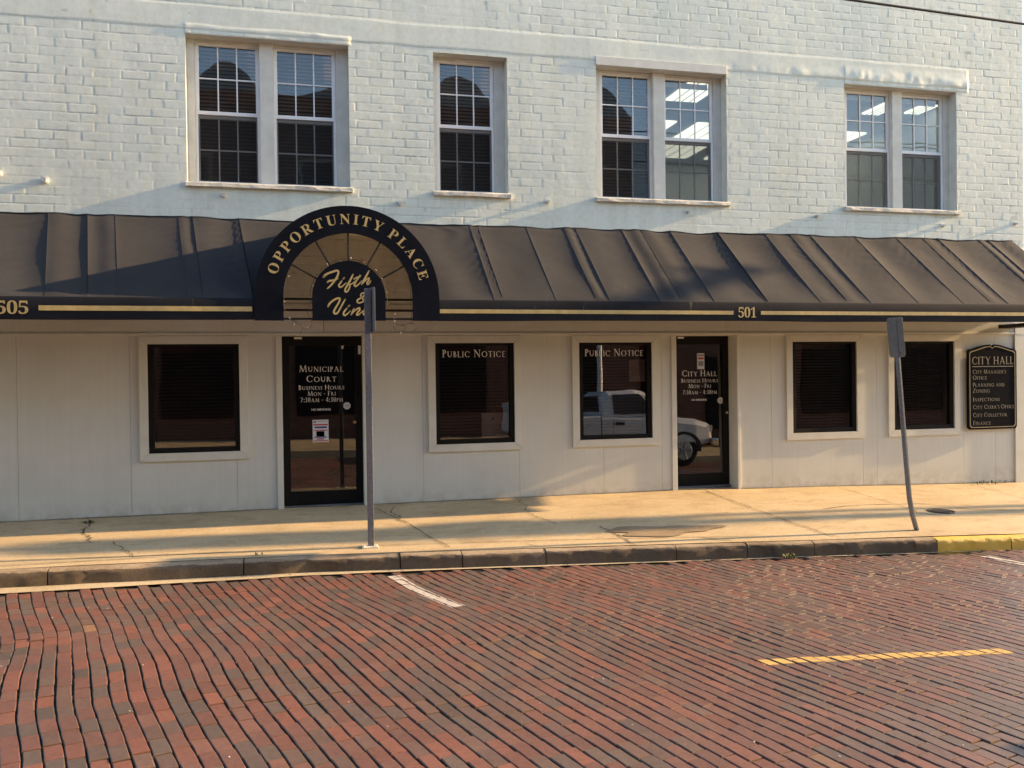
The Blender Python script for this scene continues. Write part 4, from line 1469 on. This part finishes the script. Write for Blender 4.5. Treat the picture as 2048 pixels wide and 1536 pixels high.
# string lights wound round the arch, ends dangling
sl = thing("string_lights", "thin dark string of small pale bulbs dangling under the arched canopy", "string lights", (AC, -PR - .05, VB))
mb = MB()
bulbs = []
def cord(pts, r=.0026):
    L = spline([p[:2] for p in pts], [p[2] for p in pts], 6)
    mb.tube([tuple(p) for p in L], r, 5)
yc = -PR - .022
base = [(AC - AI + .03, yc, VB + .33), (AC - AI - .0, yc - .01, VB + .18), (AC - AI + .04, yc, VB + .04), (AC - AI + .13, yc - .02, VB - .03), (AC - AI + .20, yc, VB - .07), (AC - AI + .17, yc, VB - .16)]
cord(base)
cord([(AC - AI + .06, yc, VB + .01), (AC - AI + .16, yc - .01, VB - .025), (AC - AI + .23, yc, VB - .10), (AC - AI + .30, yc, VB - .04), (AC - AI + .25, yc, VB + .10), (AC - AD - .02, yc, VB + .17)])
cord([(AC + AI - .22, yc, VB + .05), (AC + AI - .20, yc, VB - .04), (AC + AI - .10, yc, VB - .05), (AC + AI - .02, yc, VB - .03), (AC + AI + .05, yc, VB - .07), (AC + AI + .0, yc, VB - .12)])
cord([(AC + AI - .15, yc, VB - .05), (AC + AI - .08, yc - .02, VB - .08), (AC + AI - .13, yc, VB - .125), (AC + AI - .20, yc, VB - .12), (AC + AI - .22, yc, VB - .07)])
cord([(AC + AI - .02, yc, VB - .04), (AC + AI - .02, yc, VB + .3), (AC + AI * .92, yc, ASP + .28), (AC + AI * .8, yc, ASP + .40)])
ra = [(AC + (AD + .02) * math.cos(a), yc, ASP + (AD + .02) * math.sin(a)) for a in np.linspace(R(-10), R(190), 22)]
cord(ra, .003)
mb.build("cord", MT['cable'], sl)
spots = [(p[0] + .012 * math.cos(q), p[1], p[2] + .01 * math.sin(q * 2)) for q, p in enumerate(ra) if q % 2 == 0]
spots += [(AC - AI + .01, yc, VB + .20), (AC - AI + .06, yc, VB + .02), (AC - AI + .11, yc - .02, VB - .05), (AC - AI + .25, yc, VB - .08), (AC + AI - .21, yc, VB - .01),
          (AC + AI - .20, yc, VB + .07), (AC + AI - .25, yc, VB - .12), (AC + AI - .14, yc, VB - .14), (AC + AI + .02, yc, VB + .14), (AC - AI + .12, yc, ASP + .45), (AC - AI + .06, yc, ASP + .22)]
first = None
for p in spots:
    a = random.uniform(0, 6.28)
    d = Vector((math.cos(a) * .012, -.004, math.sin(a) * .012))
    mb = MB()
    mb.tube([Vector(p) - d * .9, Vector(p), Vector(p) + d], [.0035, .0048, .002], 6)
    mb.build("bulb", MT['bulb'], sl)

# ------------------------------------------------------------------ wall plaque
pq = thing("wall_plaque", "black directory plaque headed City Hall with gold border at the storefront corner", "wall sign", (10.31, 0, .68))
X0, X1, ZB, ZT = 9.860, 10.745, .703, 1.905
X1 = 10.735
def plaque_outline(d):
    a, b, zb_, zt = X0 + d, X1 - d, ZB + d, ZT - d
    c = (a + b) / 2
    p = [(a + .03, zb_), (b - .03, zb_), (b, zb_ + .03), (b, zt - .03), (b - .03, zt)]
    for t in np.linspace(.02, .96, 10): p.append((b - .03 + (c + .025 - b + .03) * t, zt + .075 * math.sin(t * math.pi / 2) ** 1.4))
    p += [(c + .012, zt + .055), (c, zt + .045), (c - .012, zt + .055)]
    for t in np.linspace(.96, .02, 10): p.append((a + .03 + (c - .025 - a - .03) * t, zt + .075 * math.sin(t * math.pi / 2) ** 1.4))
    p += [(a + .03, zt), (a, zt - .03), (a, zb_ + .03)]
    return p
mb = MB()
mb.prism(plaque_outline(0), -.062, -.0325)
mb.prism([(X0 + .1, ZB + .1), (X1 - .1, ZB + .1), (X1 - .1, ZT - .1), (X0 + .1, ZT - .1)], -.0324, -.001)
mb.build("board", MT['plaque'], pq)
mb = MB()
A, B = plaque_outline(.026), plaque_outline(.037)
mb.strip(A + A[:1], B + B[:1], -.0655, -.0615)
mb.build("border", MT['plaque_gold'], pq)
mb = MB()
put_text(mb, "CITY HALL", 10.305, -.0640, 1.680, .115, width=.74)
mb.box(9.935, 10.675, -.0650, -.0625, 1.642, 1.652)
for t, z, wd in (("City Manager's", 1.520, .595), ("Office", 1.432, .25), ("Planning and", 1.325, .565), ("Zoning", 1.235, .30), ("Inspections", 1.105, .475),
                 ("City Clerk's Office", .990, .740), ("City Collector", .870, .61), ("Finance", .750 + .0, .315)):
    put_text(mb, t, 9.945 - .0, -.0640, z + .02, .062, align='L', width=wd)
mb.build("lettering", MT['plaque_text'], pq)

# ------------------------------------------------------------------ papers on the glass
def notice(name, label, x0, x1, z0, z1, y, rows, tint=0.0):
    t = thing(name, label, "notice", ((x0 + x1) / 2, y, z0))
    mb = MB()
    mb.box(x0, x1, y - .0012, y, z0, z1)
    mb.build("paper", MT['paper'], t)
    mats = [MT['red_ink'], MT['blue_ink'], MT['grey_ink']]
    mb = MB()
    for (a, b, c, d, mi) in rows:
        mb.box(x0 + (x1 - x0) * a, x0 + (x1 - x0) * b, y - .0026, y - .0014, z0 + (z1 - z0) * c, z0 + (z1 - z0) * d, mi)
    mb.build("printing", mats, t)
    return t
flyer = [(.05, .22, .86, .96, 2), (.28, .95, .92, .95, 2), (.04, .96, .75, .81, 0), (.12, .90, .62, .70, 1), (.06, .94, .51, .55, 0),
         (.22, .74, .24, .50, 2), (.24, .72, .26, .48, 1), (.1, .88, .20, .245, 1), (.25, .72, .115, .165, 0), (.06, .94, .04, .08, 0)]
notice("door_flyer", "white flyer with red and blue bars taped low on the Municipal Court door", .285, .480, .800, 1.080, .117, flyer)
notice("door_flyer", "faded flyer taped above the words City Hall on the right door", 5.605, 5.715, 1.660, 1.885, .249,
       [(.05, .95, .82, .92, 2), (.1, .9, .62, .74, 0), (.15, .85, .2, .5, 2)])
notice("paper_notice", "plain grey sheet hung at the top right inside a Public Notice window", 4.505, 4.735, 1.50, 1.80, .062, [(.1, .9, .9 - .08 * q, .92 - .08 * q, 2) for q in range(9)])
notice("paper_notice", "large dim sheet hung at the bottom right inside the window left of the pickup reflection", 2.44, 2.79, .80, 1.12, .062, [(.40, .47, .70, .82, 2)] + [(.1, .9, .5 - .08 * q, .515 - .08 * q, 2) for q in range(5)])

# ------------------------------------------------------------------ sign posts
def channel(path, w, d, mb):
    """U-channel post along a path: web faces -x, flanges towards +x"""
    prof = [(-w / 2, 0), (w / 2, 0), (w / 2, -.004), (w * .18, -.006), (w * .16, -d), (-w * .16, -d), (-w * .18, -.006), (-w / 2, -.004)]
    rows = []
    for p in path:
        rows.append([(p[0] - b, p[1] + a, p[2]) for a, b in prof] + [(p[0] - prof[0][1], p[1] + prof[0][0], p[2])])
    mb.grid(rows, smooth=False)
    mb.add([q for q in rows[-1][:-1]], [tuple(range(len(prof)))])
def plate(mb, c, ny, w, h_, ang, thick=.003, mi=0):
    """rounded plate, normal near +x turned by ang"""
    r = .035
    pts = []
    for cx_, cz_, s0 in ((w / 2 - r, h_ / 2 - r, 0), (-w / 2 + r, h_ / 2 - r, 90), (-w / 2 + r, -h_ / 2 + r, 180), (w / 2 - r, -h_ / 2 + r, 270)):
        for q in np.linspace(0, 90, 5): pts.append((cx_ + r * math.cos(R(s0 + q)), cz_ + r * math.sin(R(s0 + q))))
    ca_, sa_ = math.cos(R(ang)), math.sin(R(ang))
    v = []
    for off_ in (0, thick):
        for (t, z) in pts: v.append((c[0] + off_ * ca_ - t * sa_, c[1] + off_ * sa_ + t * ca_, c[2] + z))
    n = len(pts)
    mb.add(v, [tuple(range(n - 1, -1, -1)), tuple(range(n, 2 * n))] + [(k, (k + 1) % n, (k + 1) % n + n, k + n) for k in range(n)], mi)
px, py = .776, -2.34
pz = float(zside(px, py))
sp1 = thing("sign_post", "straight grey steel sign post with its narrow plate seen edge-on before the Municipal Court door", "sign post", (px, py, pz), "steel sign posts at the kerb")
mb = MB()
top = 2.49
mb.box(px - .030, px + .030, py - .022, py + .022, pz - .01, top, 0, .004)
mb.build("post", MT['post'], sp1)
mb = MB()
mb.box(px - .09, px + .07, py - .07, py + .07, pz - .01, pz + .014, 0, .005)
for q in (-.07, .05): mb.tube([(px + q, py - .045, pz + .012), (px + q, py - .045, pz + .030)], .009, 6)
mb.build("base_plate", MT['sill'], sp1)
mb = MB()
plate(mb, (px + .034, py + .03, top - .215), 0, .30, .45, 11, .003)
mb.build("sign_plate", MT['sign_back'], sp1)
mb = MB()
for q in (.06, .36): mb.tube([(px - .033, py, top - q), (px - .040, py, top - q)], .008, 6)
mb.build("bolt", MT['chrome'], sp1)
px, py = 6.726, -2.829
pz = float(zside(px, py))
sp2 = thing("sign_post", "bent and leaning steel sign post with a grey plate back near the yellow kerb", "sign post", (px, py, pz), "steel sign posts at the kerb")
mb = MB()
path = [(px + .015, py, pz - .02), (px, py, pz + .02), (px - .045, py, pz + .16), (px - .085, py, pz + .36), (px - .118, py, pz + .7), (px - .20, py, pz + 1.7), (px - .252, py, pz + 2.36)]
channel(path, .062, .036, mb)
for q in np.arange(.75, 1.75, .05):
    hx = px + np.interp(q, [.7, 1.7], [-.118, -.20])
    mb.box(hx - .0012, hx + .002, py - .004, py + .004, pz + q - .006, pz + q + .006, 1)
mb.build("post", [MT['post'], MT['cable']], sp2)
mb = MB()
plate(mb, (px - .230, py, pz + 2.145), 0, .265, .44, 0, .003)
bm = None
o = mb.build("sign_plate", MT['sign_back'], sp2)
for v in o.data.vertices: v.co.x += -(v.co.z - (pz + 2.145)) * .085
mb = MB()
for q in (1.97, 2.31): mb.tube([(px - .222 - (q - 2.145) * .085 - .004, py - .06, pz + q), (px - .222 - (q - 2.145) * .085 - .012, py - .06, pz + q)], .008, 6)
mb.build("bolt", MT['frame_dark'], sp2)

# ------------------------------------------------------------------ small things on the ground
cv = thing("utility_cover", "small round rusty iron cover set in the sidewalk", "cover", (7.81, -1.935, float(zside(7.81, -1.935))))
mb = MB()
zc = float(zside(7.81, -1.935)) + .009
n = 28
def ringp(r, dz=0): return [(7.81 + r * math.cos(2 * math.pi * k / n), -1.935 + r * math.sin(2 * math.pi * k / n), float(zside(7.81 + r * math.cos(2 * math.pi * k / n), -1.935 + r * math.sin(2 * math.pi * k / n))) + .009 + dz) for k in range(n)]
P_ = [ringp(.165, -.008), ringp(.16, 0), ringp(.14, .0), ringp(.135, -.004), ringp(.125, -.004), ringp(.12, .001), ringp(.05, .002)]
v = [p for rg in P_ for p in rg]
f = [(r * n + k, r * n + (k + 1) % n, (r + 1) * n + (k + 1) % n, (r + 1) * n + k) for r in range(len(P_) - 1) for k in range(n)] + [tuple((len(P_) - 1) * n + k for k in range(n))]
mb.add(v, f)
mb.build("lid", MT['iron'], cv)

def weed(label, x, y, z, n, hgt, spread):
    mb = MB()
    for q in range(n):
        a = random.uniform(0, 6.28)
        r = spread * random.random() ** .7
        bx_, by_ = x + r * math.cos(a), y + r * math.sin(a) * .5
        a2 = random.uniform(0, 6.28)
        hh = hgt * random.uniform(.4, 1)
        d = Vector((math.cos(a2), math.sin(a2), 0))
        w_ = Vector((-d.y, d.x, 0)) * random.uniform(.004, .009)
        b0 = Vector((bx_, by_, z - .003))
        m1 = b0 + d * hh * .35 + Vector((0, 0, hh * .7))
        t1 = b0 + d * hh * .9 + Vector((0, 0, hh * .85))
        mb.add([b0 - w_ * .4, b0 + w_ * .4, m1 + w_, m1 - w_, t1], [(0, 1, 2, 3), (3, 2, 4)])
    return tag(mb.build("weed", MT['leaf'], fix=False), label, "weed", "weeds in the cracks")
weed("low green weed in the gutter below the stepped kerb joint", 4.98, -3.15, float(zr(4.98)), 34, .07, .09)
weed("thin weeds along the wall foot beside the storefront corner", 10.15, -.03, float(zb(10.15)), 60, .06, .38)
weed("weed in the sidewalk crack below the left end of the storefront", -2.22, -.35, float(zside(-2.22, -.35)), 30, .05, .07)
weed("tiny weed lying on top of the kerb left of the straight post", -.30, -2.45, float(zside(-.3, -2.45)), 12, .04, .05)

# pale grit in the brick joints: nobody could count it
mb = MB()
for q in range(130):
    x, y = random.uniform(-3, 9), random.uniform(-8.5, -3.1)
    if y > yk(x) - .2: continue
    s = random.uniform(.002, .0055)
    z = float(zr(x)) + float(brick_height(np.array(x), np.array(y))) + .002
    bm = bmesh.new()
    bmesh.ops.create_icosphere(bm, subdivisions=1, radius=s)
    vs_ = [(x + v.co.x * random.uniform(.8, 1.5), y + v.co.y, z + v.co.z * .7) for v in bm.verts]
    mb.add(vs_, [[v.index for v in f.verts] for f in bm.faces])
    bm.free()
struct(mb.build("grit", MT['pebble']), 'stuff')

# ------------------------------------------------------------------ cables
def cable(label, a, b, sag, r, n=60, twin=0.0):
    mb = MB()
    for off_ in ((0,) if not twin else (0, twin)):
        pts = []
        for t in np.linspace(0, 1, n):
            p = Vector(a).lerp(Vector(b), float(t))
            p.z -= sag * 4 * t * (1 - t) + off_ * (1 + .4 * math.sin(t * 40))
            pts.append(p)
        mb.tube(pts, r, 6)
    return tag(mb.build("utility_cable", MT['cable'], fix=False), label, "cable")
cable("black overhead cable crossing the sky corner in front of the upper brick wall", (-26, -3.9, 6.36), (26.85, -2.76, 5.10), .17, .013)
cable("pair of overhead cables strung high along the opposite side of the street", (-30, -9.5, 8.5), (34, -9.5, 8.3), .6, .014, twin=.16)

# ------------------------------------------------------------------ across the street (seen in the glass)
ob = thing("brick_building", "long dark red brick building with low parapet gables across the street", "building", (-5, -13.2, 0))
mb = MB()
prof = [(-24, -.8), (10.1, -.8)]
def gab(c, w_, hh): return [(c + w_, 9.3), (c + w_ * .55, 9.3 + hh * .45), (c + .12, 9.3 + hh), (c - .12, 9.3 + hh), (c - w_ * .55, 9.3 + hh * .45), (c - w_, 9.3)]
prof += [(10.1, 9.3)]
prof += [(-24, 9.3)]
mb.prism([(x, z) for x, z in prof], -13.2, -13.6)
mb.box(-24, 10.1, -28, -13.601, -.8, 9.0)
mb.build("wall", MT['red_brick'], ob)
mb = MB()
mb.box(-24, 10.15, -13.199, -13.12, 4.6, 4.85)
mb.build("cornice", MT['sill'], ob)
for c_ in (9.0, 4.8, 1.4, -1.5, -8, -14.5):
    hh_ = .85 if c_ != 1.4 else .35
    mb = MB()
    q_ = np.linspace(-1, 1, 25)
    mb.prism([(c_ - 1.1, 9.302)] [:0] + [(c_ + 1.15 * t, 9.302 + hh_ * (.5 + .5 * math.cos(math.pi * t)) ** .8) for t in q_], -13.25, -14.6)
    mb.build("gable", MT['roof_grey'], ob)
for x in np.arange(-20, 9, 3.4):
    mb = MB()
    mb.box(x, x + 1.1, -13.199, -13.15, 5.8, 7.6)
    w_ = mb.build("window", MT['casing'], ob)
    mb = MB()
    mb.box(x + .08, x + 1.02, -13.149, -13.14, 5.88, 7.52)
    mb.build("pane", MT['black_frame'], w_)
    mb = MB()
    mb.box(x - .2, x + 1.6, -13.199, -13.15, .6, 3.2)
    w_ = mb.build("window", MT['black_frame'], ob)

lb = thing("brick_building", "low dark single storey building on the far corner across the street", "building", (18, -13.6, -.5))
mb = MB()
mb.box(11.6, 30, -26, -13.6, -1.2, 4.3)
mb.build("wall", MT['red_brick'], lb)
mb = MB()
mb.box(11.5, 30.1, -26.1, -13.5, 4.301, 4.55)
mb.build("cornice", MT['roof_grey'], lb)
for x in np.arange(12.6, 28, 3.1):
    mb = MB()
    mb.box(x, x + 2.2, -13.599, -13.54, .3, 2.6)
    mb.build("window", MT['black_frame'], lb)

# pickup truck, nose towards +x, parked at the opposite kerb
TX0, TX1, TY = 4.95, 10.15, -8.92
TZ = float(zr(8.0)) + .005
tr = thing("pickup_truck", "white regular cab pickup truck mirrored in the Public Notice window", "truck", (7.5, TY, TZ))
def loft(mb, secs, mi=0, smooth=True):
    """secs: list of (x, [(y,z)...]) closed sections"""
    n = len(secs[0][1])
    v = [(x, TY + y, TZ + z) for x, s in secs for y, z in s]
    f = []
    for q in range(len(secs) - 1):
        for k in range(n):
            k2 = (k + 1) % n
            f.append((q * n + k, q * n + k2, (q + 1) * n + k2, (q + 1) * n + k))
    f.append(tuple(range(n)))
    f.append(tuple((len(secs) - 1) * n + k for k in range(n)))
    mb.add(v, f, mi, False)
def bodysec(hw, zb_, zt, r=.1):
    return [(-hw + .05, zb_), (hw - .05, zb_), (hw, zb_ + .12), (hw, zt - r), (hw - r * .4, zt - r * .25), (hw - r * 1.2, zt), (-hw + r * 1.2, zt), (-hw + r * .4, zt - r * .25), (-hw, zt - r), (-hw, zb_ + .12)]
mb = MB()
x = TX0
loft(mb, [(x + .12, bodysec(.93, .52, 1.28, .04)), (x + 2.02, bodysec(.94, .48, 1.28, .04))])
loft(mb, [(x + 2.05, bodysec(.95, .45, 1.26, .06)), (x + 3.55, bodysec(.95, .45, 1.24, .10)), (x + 3.9, bodysec(.95, .45, 1.22, .14)), (x + 4.6, bodysec(.94, .48, 1.15, .16)), (x + 4.98, bodysec(.88, .52, 1.04, .14)), (x + 5.06, bodysec(.84, .56, .92, .1))])
mb.build("body", MT['truck'], tr)
mb = MB()
def cabsec(hw, zt, hb=.93): return [(-hb, 1.24), (hb, 1.24), (hb - .02, 1.30), (hw, zt - .1), (hw - .12, zt), (-hw + .12, zt), (-hw, zt - .1), (-hb + .02, 1.30)]
loft(mb, [(x + 2.08, cabsec(.76, 1.72)), (x + 2.25, cabsec(.79, 1.85)), (x + 2.9, cabsec(.79, 1.88)), (x + 3.2, cabsec(.77, 1.82)), (x + 3.75, cabsec(.90, 1.33))])
mb.build("cab", MT['truck'], tr)
for s_ in (1, -1):
    def ys(z): return s_ * (.932 - (z - 1.24) * .255)
    mb = MB()
    q = [(x + 2.34, 1.30), (x + 3.42, 1.30), (x + 3.02, 1.76), (x + 2.34, 1.78)]
    mb.add([(a, TY + ys(b) + s_ * .006, TZ + b) for a, b in q] + [(a, TY + ys(b) - s_ * .01, TZ + b) for a, b in q], [(0, 1, 2, 3), (7, 6, 5, 4), (0, 4, 5, 1), (1, 5, 6, 2), (2, 6, 7, 3), (3, 7, 4, 0)])
    mb.build("side_window", MT['dark_plastic'], tr)
    mb = MB()
    mb.box(x + 2.36, x + 2.58, TY + s_ * .951, TY + s_ * .985, TZ + 1.06, TZ + 1.12, 0, .01)
    mb.build("door_handle", MT['dark_plastic'], tr)
    mb = MB()
    mb.box(x + 3.28, x + 3.40, TY + s_ * .95, TY + s_ * 1.16, TZ + 1.30, TZ + 1.50, 0, .03)
    mb.build("side_mirror", MT['dark_plastic'], tr)
    mb = MB()
    mb.box(x + 2.30, x + 2.308, TY + s_ * .9495, TY + s_ * .9535, TZ + .52, TZ + 1.20)
    mb.box(x + 3.50, x + 3.508, TY + s_ * .9495, TY + s_ * .9535, TZ + .52, TZ + 1.16)
    mb.build("door_gap", MT['dark_plastic'], tr)
    mb = MB()
    mb.box(x + 4.93, x + 5.07, TY + s_ * .60, TY + s_ * .87, TZ + .80, TZ + .97, 0, .02)
    mb.build("headlight", MT['lamp_glass'], tr)
    mb = MB()
    mb.box(x + .10, x + .16, TY + s_ * .80, TY + s_ * .935, TZ + .85, TZ + 1.18, 0, .01)
    mb.build("tail_light", MT['tail_lamp'], tr)
    for wx in (x + 1.15, x + 4.28):
        cy = TY + s_ * .80
        mb = MB()
        mb.tube([(wx, cy - .125, TZ + .37), (wx, cy - .10, TZ + .37), (wx, cy + .10, TZ + .37), (wx, cy + .125, TZ + .37)], [.33, .37, .37, .33], 28)
        wh = mb.build("wheel", MT['tyre'], tr)
        mb = MB()
        mb.tube([(wx, cy + s_ * .126, TZ + .37), (wx, cy + s_ * .134, TZ + .37)], [.22, .20], 20)
        for k_ in range(5):
            a = 2 * math.pi * k_ / 5
            mb.tube([(wx, cy + s_ * .138, TZ + .37), (wx + .2 * math.cos(a), cy + s_ * .138, TZ + .37 + .2 * math.sin(a))], .022, 5)
        mb.build("rim", MT['rim'], wh)
        mb = MB()
        aa = np.linspace(R(-8), R(188), 18)
        A = [(wx + .45 * math.cos(a), TZ + .40 + .43 * math.sin(a)) for a in aa]
        B = [(wx + .37 * math.cos(a), TZ + .40 + .36 * math.sin(a)) for a in aa]
        mb.strip(A, B, TY + s_ * .955, TY + s_ * .90)
        mb.build("wheel_arch", MT['dark_plastic'], tr)
mb = MB()
q = [(-.70, 1.36), (.70, 1.36), (.60, 1.74), (-.60, 1.74)]
mb.add([(x + 3.755 - (b - 1.30) * 1.10 + .0, TY + a, TZ + b + .012) for a, b in q], [(0, 1, 2, 3)])
mb.add([(x + 2.07 + (b - 1.3) * .02, TY + a * .95, TZ + b) for a, b in q], [(3, 2, 1, 0)])
mb.build("windscreen", MT['dark_plastic'], tr, fix=False)
mb = MB()
mb.box(x + 4.99, x + 5.20, TY - .93, TY + .93, TZ + .42, TZ + .66, 0, .05)
mb.build("bumper", MT['chrome'], tr)
mb = MB()
mb.box(x - .05, x + .10, TY - .90, TY + .90, TZ + .48, TZ + .66, 0, .03)
mb.build("bumper", MT['chrome'], tr)
mb = MB()
mb.box(x + 5.02, x + 5.075, TY - .58, TY + .58, TZ + .68, TZ + .97, 0, .01)
mb.build("grille", MT['dark_plastic'], tr)

lp = thing("lamp_post", "pale slender street lamp post on the opposite sidewalk", "lamp post", (7.9, -10.6, -.2))
mb = MB()
mb.tube([(7.9, -10.6, -.25), (7.9, -10.6, .3), (7.9, -10.6, .35), (7.9, -10.6, 5.0)], [.14, .12, .08, .055], 14)
mb.build("post", MT['pole_white'], lp)
mb = MB()
mb.tube([(7.9, -10.6, 5.0), (7.9, -10.6, 5.1), (7.9, -10.6, 5.3), (7.9, -10.6, 5.5), (7.9, -10.6, 5.6)], [.08, .17, .22, .17, .04], 16)
mb.build("globe", MT['lamp_glass'], lp)

# utility pole up the street to the right; its long shadow falls along the sidewalk
up = thing("utility_pole", "tall wooden utility pole with crossarm and added shade panel up the street", "utility pole", (27, -2.76, -.5))
mb = MB()
mb.tube([(27, -2.76, -.8), (27, -2.76, 4), (27, -2.76, 9.9)], [.17, .15, .11], 12)
mb.build("pole", MT['wood_pole'], up)
mb = MB()
mb.box(26.94, 27.06, -4.15, -1.37, 9.12, 9.36)
mb.build("crossarm", MT['wood_pole'], up)
for y in (-4.0, -3.5, -2.2, -1.5):
    mb = MB()
    mb.tube([(27, y, 9.34), (27, y, 9.42), (27, y, 9.55)], [.05, .07, .04], 8)
    mb.build("insulator", MT['pole_white'], up)
mb = MB()
mb.box(26.98, 27.02, -3.10, -2.42, 6.55, 8.75)  # unseen panel, added to cast the broad soft shadow along the sidewalk
mb.build("shade_panel", MT['blue_ink'], up)
print("verts", len(co), "bricks", len(tops))

lp2 = thing("lamp_post", "plain grey post farther up the near sidewalk", "lamp post", (30, -2.55, -.5))
mb = MB()
mb.tube([(30, -2.55, -.8), (30, -2.55, 3), (30, -2.55, 8.0)], [.12, .10, .08], 12)
mb.build("post", MT['post'], lp2)
mb = MB()
mb.tube([(30, -2.55, 8.0), (30, -2.55, 8.05), (30, -2.55, 8.3), (30, -2.55, 8.5)], [.08, .2, .22, .06], 14)
mb.build("globe", MT['lamp_glass'], lp2)

mb = MB()
for q in range(420):
    x = random.uniform(-3.5, 10.5)
    gwid = float(np.interp(x, [-30, -2.5, -.4, 1, 2.4, 3.7, 6.4, 30], [.25, .215, .13, .08, .045, .03, .015, .015]))
    y = float(yk(x)) - abs(random.gauss(0, .35)) * (gwid + .10) - .004
    a, L_ = random.uniform(0, 6.28), random.uniform(.004, .017)
    if float(vnoise(np.array(x * 1.3), np.array(.5), 88)) < -.1 and random.random() < .7: continue
    d = np.array((math.cos(a), math.sin(a))) * L_
    n_ = np.array((-d[1], d[0])) * random.uniform(.15, .5)
    z = float(zr(x)) + .010
    c_ = np.array((x, y))
    pts = [c_ - d, c_ + n_, c_ + d, c_ - n_]
    mb.add([(p[0], p[1], z + random.uniform(0, .006)) for p in pts], [(0, 1, 2, 3)])
struct(mb.build("gutter_litter", MT['crack'], fix=False), 'stuff')
